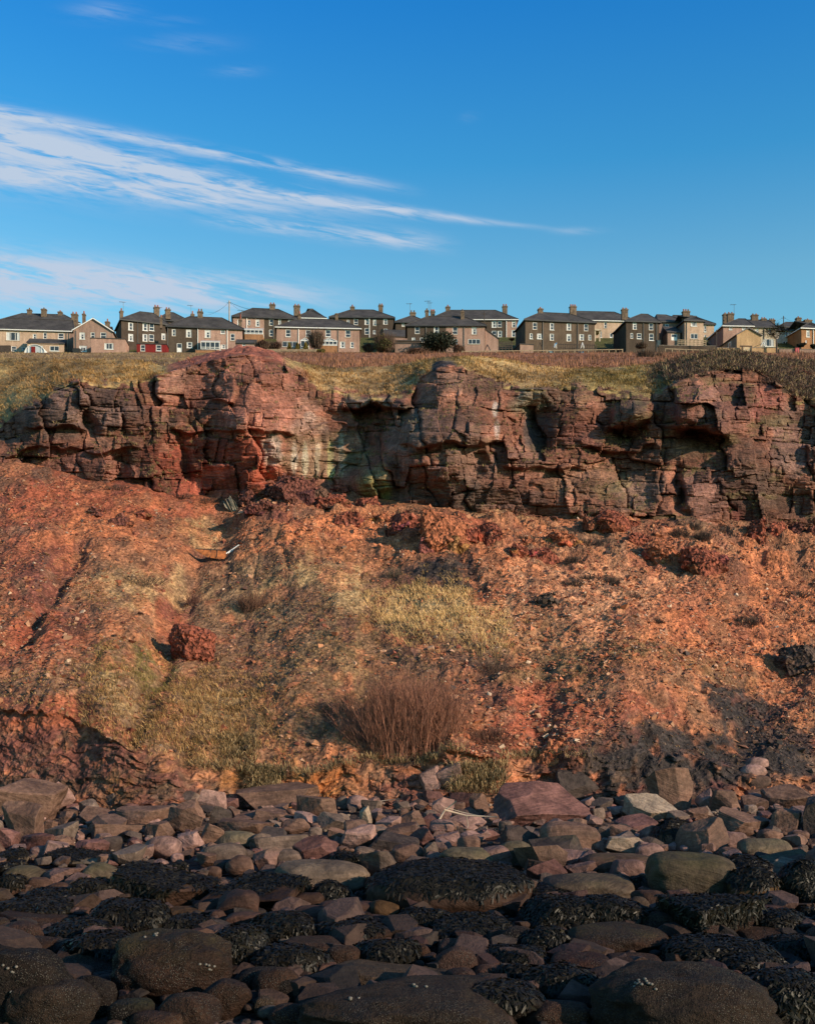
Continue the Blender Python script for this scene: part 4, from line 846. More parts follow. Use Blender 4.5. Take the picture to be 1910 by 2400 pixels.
# polytunnel
root = tag(empty('polytunnel', zpt(1, 278, 500, 217)), 'white hooped polytunnel with a red door in front of the beige house', 'greenhouse'); O = root.location
fr = Fr(Zx(1, 197), 217, 4); Wd = fr.a_at(Zx(1, 362)); zb = fr.z_at(Zy(505)); hh = fr.z_at(Zy(436))-zb
def hoop(t): return [fr.w(Wd/2-math.cos(math.pi*i/14)*Wd/2, t, zb+math.sin(math.pi*i/14)*hh) for i in range(15)]
for t in (0, 1.2, 2.4, 3.6): mb = MB(); mb.tube(hoop(t), .07, n=5); mb.build('hoop', M_white, root, O)
for k in (2, 4, 10, 12):
    mb = MB(); p = hoop(0)[k]; mb.tube([(p[0], p[1], zb), p], .04, n=4); mb.build('upright', M_white, root, O)
mb = MB()
for i in range(14):
    a, b = hoop(.02), hoop(3.6); mb.quad(a[i], a[i+1], b[i+1], b[i])
mb.quad(*hoop(.12)); mb.build('cover', M_rglass, root, O)
mb = MB(); fr.box(mb, Wd*.33, Wd*.52, -.05, .1, zb, zb+hh*.78); mb.build('door', WM['red'], root, O)
# gate, box, poles, bin
root = tag(empty('field_gate', zpt(4, 1170, 508, 214.4)), 'cream five barred gate in a dark timber frame between brick walls', 'gate'); O = root.location
fr = Fr(Zx(4, 1145), 214.3, 3); a1 = fr.a_at(Zx(4, 1202)); z0, z1 = fr.z_at(Zy(508)), fr.z_at(Zy(461)); M_cream = m_plain('cream_paint', (.55, .47, .33), .6, .15)
for i in range(5): mb = MB(); zz = z0+.15+(z1-z0-.2)*i/4; fr.box(mb, .12, a1-.12, 0, .06, zz, zz+.10); mb.build('bar', M_cream, root, O)
for a in (0, a1-.12): mb = MB(); fr.box(mb, a, a+.118, -.02, .08, z0, z1); mb.build('stile', M_cream, root, O)
mb = MB(); bar(mb, fr.w(.12, -.04, z0+.1), fr.w(a1-.12, -.04, z1-.1), .05, .1); mb.build('brace', M_cream, root, O)
fr2 = Fr(Zx(4, 1112), 214.2, 3); b1 = fr2.a_at(Zx(4, 1210))
for a in (.35, b1-.3): mb = MB(); fr2.box(mb, a, a+.2, -.1, .1, z0-.5, fr2.z_at(Zy(448))-.003); mb.build('frame_post', M_dwood, root, O)
mb = MB(); fr2.box(mb, 0, b1, -.12, .12, fr2.z_at(Zy(452)), fr2.z_at(Zy(445))); mb.build('lintel', M_dwood, root, O)
fr = Fr(Zx(4, 1560), 214.3, 3); a1 = fr.a_at(Zx(4, 1588)); mb = MB(); z0, z1 = fr.z_at(Zy(510)), fr.z_at(Zy(466)); M_redp = m_plain('red_paint', (.42, .04, .05), .5, .15)
root = tag(empty('utility_box', fr.w(0, 0, z0)), 'bright red box set in the low wall near the right edge', 'box')
fr.box(mb, 0, a1, 0, .5, z0-.3, z1); mb.build('body', M_redp, root, root.location); mb = MB(); fr.box(mb, -.05, a1+.05, -.05, .55, z1, z1+.08); mb.build('lid', M_redp, root, root.location)
mb = MB(); fr.box(mb, a1*.45, a1*.55, -.03, 0, z0+.3, z0+.9); mb.build('handle', M_fasc, root, root.location)
def pole(z, x, y0, y1, D, label, wires=(), r=.13):
    a, b = zpt(z, x, y1, D), zpt(z, x, y0, D); root = tag(empty('utility_pole', a), label, 'pole', 'wooden poles'); O = root.location
    mb = MB(); mb.tube([a-np.array((0, 0, 1.)), b], r, r*.75, 8); mb.build('shaft', M_wood if y0 < 120 else M_dwood, root, O)
    mb = MB(); mb.tube([b-np.array((.5, 0, .5)), b-np.array((-.5, 0, .5))], .05, n=5); mb.build('crossarm', M_dwood, root, O)
    for (z2, x2, y2, D2) in wires:
        e = zpt(z2, x2, y2, D2); p0 = b-np.array((0, 0, .3))
        mb = MB(); mb.tube([p0+(e-p0)*t-np.array((0, 0, 1))*(4*t*(1-t)*.7) for t in np.linspace(0, 1, 9)], .022, n=3); mb.build('wire', M_fasc, root, O)
pole(2, 231, 82, 420, 240, 'tall pale telegraph pole rising against the sky behind the pink half house', [(1, 1640, 200, 231), (2, 60, 180, 260), (2, 420, 180, 248), (2, 570, 160, 252), (2, 500, 150, 275)], .16)
pole(3, 738, 170, 420, 245, 'thin post in front of the long dark terrace roof', (), .10)
pole(4, 1463, 206, 400, 256, 'short dark pole with wires above the pale terrace', [(4, 1300, 235, 244), (4, 1620, 232, 240)], .13)
pole(4, 923, 318, 470, 219, 'black post at the corner of the ochre outbuilding', (), .10)
pole(4, 1030, 450, 510, 213.5, 'short dark post in front of the left ochre brick wall', (), .08)
pole(4, 1310, 448, 512, 213.5, 'short dark post in front of the right ochre brick wall', (), .08)
# ---- plants
def blades(P, N, nb, hgt, wid, spread, cols, lean=(0, 0), rs=None, droop=0.):
    """tufts of flat blades: P points; one triangle pair per blade. returns verts, faces, colours"""
    rs = rs or np.random.RandomState(1); n = len(P)*nb
    B = np.repeat(P, nb, 0); h = np.repeat(hgt, nb)*(.55+.6*rs.rand(n)); w = np.repeat(wid, nb)*(.7+.6*rs.rand(n)); an = rs.rand(n)*6.283
    sp_ = np.repeat(spread, nb)
    off = np.stack([np.cos(an), np.sin(an), 0*an], -1)*(sp_*rs.rand(n)**.5*.55)[:, None]
    ti = np.stack([np.cos(an)*sp_*rs.rand(n)+lean[0]*h, np.sin(an)*sp_*rs.rand(n)+lean[1]*h, h], -1)
    a2 = rs.rand(n)*6.283; sd = np.stack([np.cos(a2), np.sin(a2), 0*a2], -1)*(w/2)[:, None]
    b0 = B+off; mid = b0+ti*.55+np.stack([0*h, 0*h, h*.1], -1); tip = b0+ti-np.stack([0*h, 0*h, h*droop*rs.rand(n)], -1)
    v = np.stack([b0-sd, b0+sd, mid-sd*.8, mid+sd*.8, tip], 1).reshape(-1, 3)
    k = np.arange(n)[:, None]*5
    f = np.concatenate([k+np.array([[0, 1, 3]]), k+np.array([[0, 3, 2]]), k+np.array([[2, 3, 4]])])
    c = np.repeat(np.repeat(cols, nb, 0)*(.75+.5*rs.rand(n, 1)), 5, 0)
    return v, f, c
def leaves(C, size, cols, rs):
    """loose leaf-sized faces"""
    n = len(C); d = rs.randn(n, 3); d /= np.linalg.norm(d, axis=1)[:, None]; e = np.cross(d, rs.randn(n, 3)); e /= np.linalg.norm(e, axis=1)[:, None]
    s = (size*(.6+.8*rs.rand(n)))[:, None]
    v = np.stack([C-d*s, C+e*s*.5, C+d*s, C-e*s*.5], 1).reshape(-1, 3)
    return v, np.arange(n*4).reshape(-1, 4), np.repeat(cols, 4, 0)
def ellip(n, c, r, rs, shell=.55):
    d = rs.randn(n, 3); d /= np.linalg.norm(d, axis=1)[:, None]
    return np.array(c)+d*(shell+(1-shell)*rs.rand(n, 1))*np.array(r)
rp = np.random.RandomState(5)
def bush(name, z, x0, x1, y0, y1, D, col, label, cat, nleaf=2600, cone=False, sparse=False, lobes=9, size=.16, group='garden shrubs', twigs=0):
    b = zpt(z, (x0+x1)/2, y1, D); w = (x1-x0)*ZS/F*D; h = (y1-y0)*ZS/F*D
    root = tag(empty(name, b), label, cat, group)
    cs = []
    per = nleaf//lobes
    for i in range(lobes):
        if cone: t = (i+.5)/lobes; c = (0, 0, h*t); r = (w*.5*(1-t*.8)**.8, w*.5*(1-t*.8)**.8, h/lobes*1.3)
        else:
            a = rp.rand()*6.28; q = rp.rand()**.5*.32; c = (w*q*math.cos(a), w*q*math.sin(a), h*(.32+.42*rp.rand())); rr = .20+.14*rp.rand(); r = (w*rr, w*rr, h*rr*.95)
        cs.append(ellip(per, c, r, rp, .5))
    C = np.concatenate(cs); C = C[C[:, 2] > .02*h]
    cc_ = np.array(col)*(.55+.9*rp.rand(len(C), 1))*(.8+.4*(C[:, 2:3]/h))
    v, f, c = leaves(C, np.full(len(C), size), cc_, rp)
    o = link('crown', mesh_np('crown', v, f, c), M_grass, root)
    mb = MB()
    for i in range(5):
        a = i*1.26; mb.tube([(0, 0, -.4), (math.cos(a)*w*.06, math.sin(a)*w*.06, h*.25), (math.cos(a)*w*.2, math.sin(a)*w*.2, h*.62)], .07+.02*h, .02, 5)
    mb.build('trunk', M_dwood, root)
    if twigs:
        n = twigs; v, f, c = blades(np.zeros((n, 3))+np.array((0, 0, h*.15))+rp.randn(n, 3)*np.array((w*.1, w*.1, h*.05)), None, 6, np.full(n, h*.8), np.full(n, .05), np.full(n, w*.45), np.tile(np.array((.11, .07, .05)), (n, 1)), rs=rp)
        link('twigs', mesh_np('twigs', v, f, c), M_twig, root)
    return root
DG = (.022, .028, .015)
bush('evergreen_bush', 3, 228, 505, 328, 505, 217, (.024, .027, .016), 'big black-green evergreen bush left of the pink half house', 'bush', 5200, lobes=16, size=.22)
for xs_, nm in (((690, 738), 'leftmost'), ((755, 803), 'middle'), ((815, 876), 'widest and rightmost')):
    bush('cone_bush', 2, xs_[0], xs_[1], 424, 478, 219, (.16, .12, .025), nm+' of the three clipped golden cone bushes', 'bush', 1100, True, lobes=6, size=.10)
bush('round_bush', 2, 934, 998, 460, 522, 214, (.10, .085, .02), 'round golden-green bush at the edge of the field below the pink terrace', 'bush', 1300, lobes=7, size=.11)
bush('small_tree', 2, 862, 995, 312, 475, 221, (.105, .085, .06), 'grey half bare tree in front of the pink terrace', 'tree', 1500, lobes=12, size=.13, twigs=160)
bush('shrub', 2, 1395, 1565, 345, 505, 219, (.09, .085, .025), 'large half green half bare shrub right of the pink terrace', 'shrub', 2200, lobes=12, size=.16, twigs=220)
bush('shrub', 2, 1300, 1400, 430, 500, 221, (.05, .025, .02), 'dark reddish shrub beside the half bare shrub', 'shrub', 900, lobes=6, size=.14, twigs=60)
bush('hedge', 2, 440, 560, 402, 482, 220, (.075, .035, .028), 'brown leafless hedge behind the red mound', 'hedge', 1800, lobes=9, size=.14, twigs=120)
bush('hedge', 2, 540, 655, 408, 482, 221, (.085, .04, .032), 'right end of the brown leafless hedge beside the pink terrace', 'hedge', 1800, lobes=9, size=.14, twigs=120)
bush('shrub', 3, 930, 985, 383, 408, 232, (.13, .03, .02), 'small red leaved shrub above the brown shed', 'shrub', 500, lobes=5, size=.12)
bush('shrub', 3, 480, 585, 440, 522, 215, (.11, .05, .03), 'rusty brown shrub at the foot of the evergreen bush', 'shrub', 1200, lobes=8, size=.15, twigs=90)
bush('shrub', 4, 275, 365, 418, 470, 218, (.10, .07, .045), 'bare brown shrub below the shaded dark house', 'shrub', 700, lobes=7, size=.13, twigs=110)
bush('shrub', 4, 1560, 1640, 415, 465, 222, (.02, .022, .016), 'dark shrub left of the orange brick house', 'shrub', 900, lobes=7, size=.14)
bush('shrub', 4, 1665, 1760, 425, 472, 221, (.02, .022, .016), 'dark shrub at the right edge under the orange brick house', 'shrub', 900, lobes=7, size=.14)
bush('shrub', 4, 180, 290, 535, 612, 150, (.05, .04, .02), 'dark olive shrub standing in the reddish field', 'shrub', 1500, lobes=8, size=.09, group='field shrubs')
bush('shrub', 4, 290, 420, 480, 605, 152, (.17, .10, .065), 'pale feathery bare shrub standing in the reddish field', 'shrub', 900, lobes=8, size=.08, group='field shrubs', twigs=260)
bush('shrub', 4, 400, 500, 500, 600, 156, (.17, .09, .055), 'lower feathery shrub right of the pale one in the reddish field', 'shrub', 700, lobes=8, size=.08, group='field shrubs', twigs=180)
bush('shrub', 3, 80, 300, 475, 535, 190, (.10, .05, .035), 'low reddish brown thicket below the garage', 'shrub', 1800, lobes=12, size=.12, group='field shrubs', twigs=120)
# cabbage palm
root = tag(empty('cabbage_palm', zpt(4, 1407, 508, 213.5)), 'dark cabbage palm with a round spiky crown above the garden wall', 'palm tree'); O = root.location
a, b = zpt(4, 1407, 508, 213.5), zpt(4, 1402, 385, 213.5); mb = MB()
mb.tube([a-np.array((0, 0, .6)), a*.5+b*.5+np.array((.08, 0, 0)), b], .2, .13, 8)
for e in (-1.4, 1.2): mb.tube([b, b+np.array((e*.4, 0, .5)), b+np.array((e, 0, .9))], .1, .06, 6)
mb.build('trunk', M_dwood, root, O)
vs, fs, cs = [], [], []; k = 0
for hx, hz in ((0, 1.4), (-1.6, 1.0), (1.5, 1.1), (-.4, .5), (.5, 2.)):
    n = 90; d = rp.randn(n, 3); d[:, 2] = np.abs(d[:, 2])*.8-.25; d /= np.linalg.norm(d, axis=1)[:, None]; L = (1.5+.5*rp.rand(n))[:, None]
    p0 = np.tile(b-np.array(O)+np.array((hx, 0, hz)), (n, 1)); sd = np.cross(d, np.array((0, 0, 1.)))*.05; tp = p0+d*L-np.array((0, 0, .35))*rp.rand(n, 1); md = p0+d*L*.55
    vs.append(np.stack([p0, md-sd, md+sd, tp], 1).reshape(-1, 3)); fs.append(np.arange(n*4).reshape(-1, 4)[:, [0, 1, 3, 2]]+k); k += n*4; cs.append(np.tile(np.array((.03, .03, .014)), (n*4, 1))*(.6+.9*np.repeat(rp.rand(n, 1), 4, 0)))
link('crown', mesh_np('crown', np.concatenate(vs), np.concatenate(fs), np.concatenate(cs)), M_grass, root)
# garden clutter
M_blue = m_plain('blue_plastic', (.05, .22, .42), .5); M_pblue = m_plain('pale_blue_sheet', (.40, .55, .60), .5)
def clutter(name, z, x0, x1, y0, y1, D, mat, label, cat, mk):
    p = zpt(z, (x0+x1)/2, y1, D); w = (x1-x0)*ZS/F*D; h = (y1-y0)*ZS/F*D
    root = tag(empty(name, p), label, cat); mk(root, w, h, mat); return root
def mk_bin(root, w, h, mat):
    mb = MB(); a, b = w*.42, w*.5; mb.hexa([(-a, -a, 0), (a, -a, 0), (a, a, 0), (-a, a, 0), (-b, -b, h*.85), (b, -b, h*.85), (b, b, h*.85), (-b, b, h*.85)]); mb.build('body', mat, root)
    mb = MB(); b *= 1.08; mb.hexa([(-b, -b, h*.852), (b, -b, h*.852), (b, b, h*.852), (-b, b, h*.852), (-b, -b, h*.9), (b, -b, h*.9), (b, b, h), (-b, b, h)]); mb.build('lid', mat, root)
    for s_ in (-1, 1): mb = MB(); mb.tube([(s_*w*.3, b*.9, .1), (s_*w*.3+.06*s_, b*.9, .1)], .1, n=8); mb.build('wheel', M_fasc, root)
def mk_frame(root, w, h, mat):
    for s_ in (-1, 1): mb = MB(); mb.tube([(s_*w/2, -.4, 0), (0, 0, h)], .06, n=5); mb.build('leg', mat, root); mb = MB(); mb.tube([(s_*w/2, .4, 0), (0, 0, h)], .06, n=5); mb.build('leg', mat, root)
    mb = MB(); mb.tube([(0, 0, h-.05), (0, 1.6, h-.05)], .06, n=5); mb.build('crossbar', mat, root)
def mk_toy(root, w, h, mat):
    mb = MB(); mb.tube([(-w*.3, 0, h*.2), (-w*.1, 0, h*.55), (w*.25, 0, h*.95)], w*.14, w*.12, 8); mb.build('slide', mat, root)
    for s_ in (-1, 1): mb = MB(); mb.tube([(s_*w*.2, s_*.15, 0), (w*.15*s_, 0, h*.8)], .08, n=5); mb.build('leg', M_white, root)
clutter('wheeled_bin', 3, 1255, 1290, 490, 515, 214.6, M_pblue, 'pale blue sheeted tub behind the rail fence', 'tub', mk_bin)
clutter('play_slide', 3, 1290, 1330, 420, 465, 219, M_blue, 'small bright blue slide in the garden of the wide dark house', 'toy', mk_toy)
clutter('trestle', 3, 1165, 1205, 418, 472, 219, M_dwood, 'dark trestle frame left of the blue slide', 'frame', mk_frame)
clutter('trestle', 3, 1515, 1540, 418, 465, 219, M_white, 'pale trestle frame under the lower right window of the wide dark house', 'frame', mk_frame)
clutter('garden_rack', 3, 735, 790, 435, 495, 218, M_fasc, 'black tilted frame leaning near the pink extension wall', 'frame', mk_frame)
clutter('wheeled_bin', 1, 590, 645, 470, 508, 218, M_fasc, 'black wheeled bin in the corner by the wide gabled wing', 'bin', mk_bin)
clutter('wheeled_bin', 3, 1500, 1535, 495, 512, 214.6, M_blue, 'blue tub behind the right rail fence', 'tub', mk_bin)
clutter('water_butt', 4, 445, 470, 398, 455, 223, m_plain('slate_blue_plastic', (.03, .05, .06), .5), 'dark blue water butt between the shaded dark house and the porch', 'water butt', mk_bin)
clutter('laundry_rack', 4, 1278, 1318, 415, 452, 221, M_white, 'white drying rack beside the ochre gable', 'rack', mk_frame)
# ================================================================ ROCKS
import bmesh
_ico = {}
def ico(res):
    if res not in _ico:
        bm_ = bmesh.new(); bmesh.ops.create_icosphere(bm_, subdivisions=res, radius=1)
        v = np.array([x.co[:] for x in bm_.verts]); f = np.array([[y.index for y in x.verts] for x in bm_.faces]); bm_.free(); _ico[res] = (v, f)
    return _ico[res]
def poly_rock(kind, seed, fine=True):
    """crisp broken stone: a cube cut by joint planes, chipped edges, uneven faces"""
    rs = np.random.RandomState(seed); b_ = bmesh.new(); bmesh.ops.create_cube(b_, size=2.)
    pl = [(rs.randn(3)*np.array((1, 1, .8)), .62+.28*rs.rand()) for _ in range(7 if kind == 'a' else 4)]
    for ax in range(3):
        for sg in (-1, 1):
            n = rs.randn(3)*(.28 if kind == 'a' else .14); n[ax] += sg; pl.append((n, .66+.2*rs.rand()))
    for n, d in pl:
        n = n/np.linalg.norm(n)
        g_ = bmesh.ops.bisect_plane(b_, geom=b_.verts[:]+b_.edges[:]+b_.faces[:], plane_co=tuple(n*d), plane_no=tuple(n), clear_outer=True)
        ed = [e for e in g_['geom_cut'] if isinstance(e, bmesh.types.BMEdge)]
        if len(ed) > 2: bmesh.ops.edgeloop_fill(b_, edges=ed)
    bmesh.ops.remove_doubles(b_, verts=b_.verts[:], dist=.02)
    bmesh.ops.bevel(b_, geom=b_.edges[:], offset=.045+.05*rs.rand(), segments=1, affect='EDGES', profile=.5, clamp_overlap=True)
    bmesh.ops.triangulate(b_, faces=b_.faces[:])
    long_ = [e for e in b_.edges if e.calc_length() > .25]
    for _ in range(3 if fine else 0):
        bmesh.ops.subdivide_edges(b_, edges=long_, cuts=1, use_grid_fill=True); bmesh.ops.triangulate(b_, faces=[f_ for f_ in b_.faces if len(f_.verts) > 3]); long_ = [e for e in b_.edges if e.calc_length() > .2]
        if len(b_.faces) > 1500: break
    b_.verts.ensure_lookup_table(); p = np.array([x.co[:] for x in b_.verts]); b_.verts.index_update(); f = np.array([[y.index for y in x.verts] for x in b_.faces]); b_.free()
    p = p+.05*np.stack([fbm(p[:, 0]*1.6+i*9, p[:, 1]*1.6, p[:, 2]*1.6, 2, seed+i) for i in range(3)], -1)+.025*np.stack([fbm(p[:, 0]*6+i*9, p[:, 1]*6, p[:, 2]*6, 2, seed+i) for i in range(3)], -1)
    if kind == 's': p = p*np.array((1, 1, .5))
    ay = rs.uniform(-.35, .35); ax_ = rs.uniform(-.15, .5); az = rs.uniform(-.5, .5)
    if seed == SLAB_SEED: ay, ax_ = .38, .75
    c_, s_ = math.cos(az), math.sin(az); p = p@np.array(((c_, s_, 0), (-s_, c_, 0), (0, 0, 1)))
    c_, s_ = math.cos(ax_), math.sin(ax_); p = p@np.array(((1, 0, 0), (0, c_, s_), (0, -s_, c_)))
    c_, s_ = math.cos(ay), math.sin(ay); p = p@np.array(((c_, 0, -s_), (0, 1, 0), (s_, 0, c_)))
    lo_, hi2 = p.min(0), p.max(0)
    return (p-(lo_+hi2)/2)/((hi2-lo_)/2), f
SLAB_SEED = -1
def rock_shape(kind, seed, res):
    """unit rock in -1..1: a angular, s slab, r rounded, n rough barnacled, c clinker lump"""
    if kind in 'as' and res > 2: return poly_rock(kind, seed)
    v, f = ico(res); p = v.copy(); rs = np.random.RandomState(seed)
    if kind in 'as':
        p = np.sign(p)*np.abs(p)**(.8 if kind == 'a' else .7); soft = .05
        pl = [(rs.randn(3), .50+.32*rs.rand()) for _ in range(11 if kind == 'a' else 6)]
        for ax in range(3):
            for sg in (-1, 1):
                n = rs.randn(3)*(.22 if kind == 'a' else .12); n[ax] += sg; pl.append((n, .60+.2*rs.rand()))
        for n, d in pl:
            n = n/np.linalg.norm(n); t = p@n-d
            p = p-np.outer(np.where(t > 0, t, 0)*.96+soft*.15*np.exp(-np.abs(t)/soft), n)
        p = p+.030*np.stack([fbm(p[:, 0]*3+i*9, p[:, 1]*3, p[:, 2]*3, 3, seed+i) for i in range(3)], -1)
        m = rs.randn(3); m /= np.linalg.norm(m); s_ = (p@m)*5+rs.rand()*9          # bedding steps
        p = p+np.outer(np.where((s_ % 1) < .12, -.03, 0.), [0, 0, 0])+p*(-.025*np.exp(-((s_ % 1)-.5)**2/.006))[:, None]
    else:
        k = 2.3+rs.rand()*1.2; p = p/(np.abs(p)**k).sum(1)[:, None]**(1/k)
        a = .16 if kind == 'r' else .2
        p = p*(1+a*fbm(p[:, 0]*1.1+seed, p[:, 1]*1.1, p[:, 2]*1.1, 3, seed)[:, None])
        for _ in range(3):
            n = rs.randn(3); n /= np.linalg.norm(n); t = p@n-(.72+.15*rs.rand()); p = p-np.outer(np.where(t > 0, t, 0)*.7, n)
        if kind == 'n': p = p*(1+.10*fbm(p[:, 0]*2.6, p[:, 1]*2.6, p[:, 2]*2.6, 3, seed+4)-.05*np.abs(fbm(p[:, 0]*8, p[:, 1]*8, p[:, 2]*8, 2, seed+5)))[:, None]
        if kind == 'c':
            q_ = rs.randn(150, 3); q_ /= np.linalg.norm(q_, axis=1)[:, None]; q_ *= .8+.3*rs.rand(150, 1)
            dd = np.linalg.norm(p[:, None]-q_[None], axis=2); so = np.sort(dd, 1)[:, :2]; ci = dd.argmin(1)
            p = p*(1+(.34 if seed != 41 else .12)*fbm(p[:, 0]*1.4+3, p[:, 1]*1.4, p[:, 2]*1.4, 3, seed+5)+.13*(rs.rand(150)[ci]-.5)-.07*np.exp(-(so[:, 1]-so[:, 0])/.03)+.08*fbm(p[:, 0]*9, p[:, 1]*9, p[:, 2]*9, 2, seed+6))[:, None]
            if seed != 41: p[:, :2] *= (1.05-.35*p[:, 2:3])
    lo_, hi2 = p.min(0), p.max(0)
    return (p-(lo_+hi2)/2)/((hi2-lo_)/2), f
PAL = dict(b=(.135, .074, .052), p=(.215, .122, .100), d=(.055, .038, .032), g=(.14, .102, .066), y=(.235, .168, .120), r=(.135, .062, .052), o=(.24, .135, .06), q=(.13, .088, .068))
CN = dict(b='brown', p='pinkish', d='dark', g='greenish grey', y='pale', r='reddish', o='ochre', q='grey')
TN = dict(a='angular rock', s='flat slab', r='rounded stone', n='barnacled boulder', w='weed-hung boulder', v='weed-hung block')
def ground_Y(px, row):
    if row > toe(px): return ZC*F/(row-HY), 0.
    y = float(hill_Y(px, row)); return y, ZC+(HY-row)/F*y
RZ = {'L': (0, 640/1716), 'M': (600, 670/1716), 'R': (1240, 670/1716)}
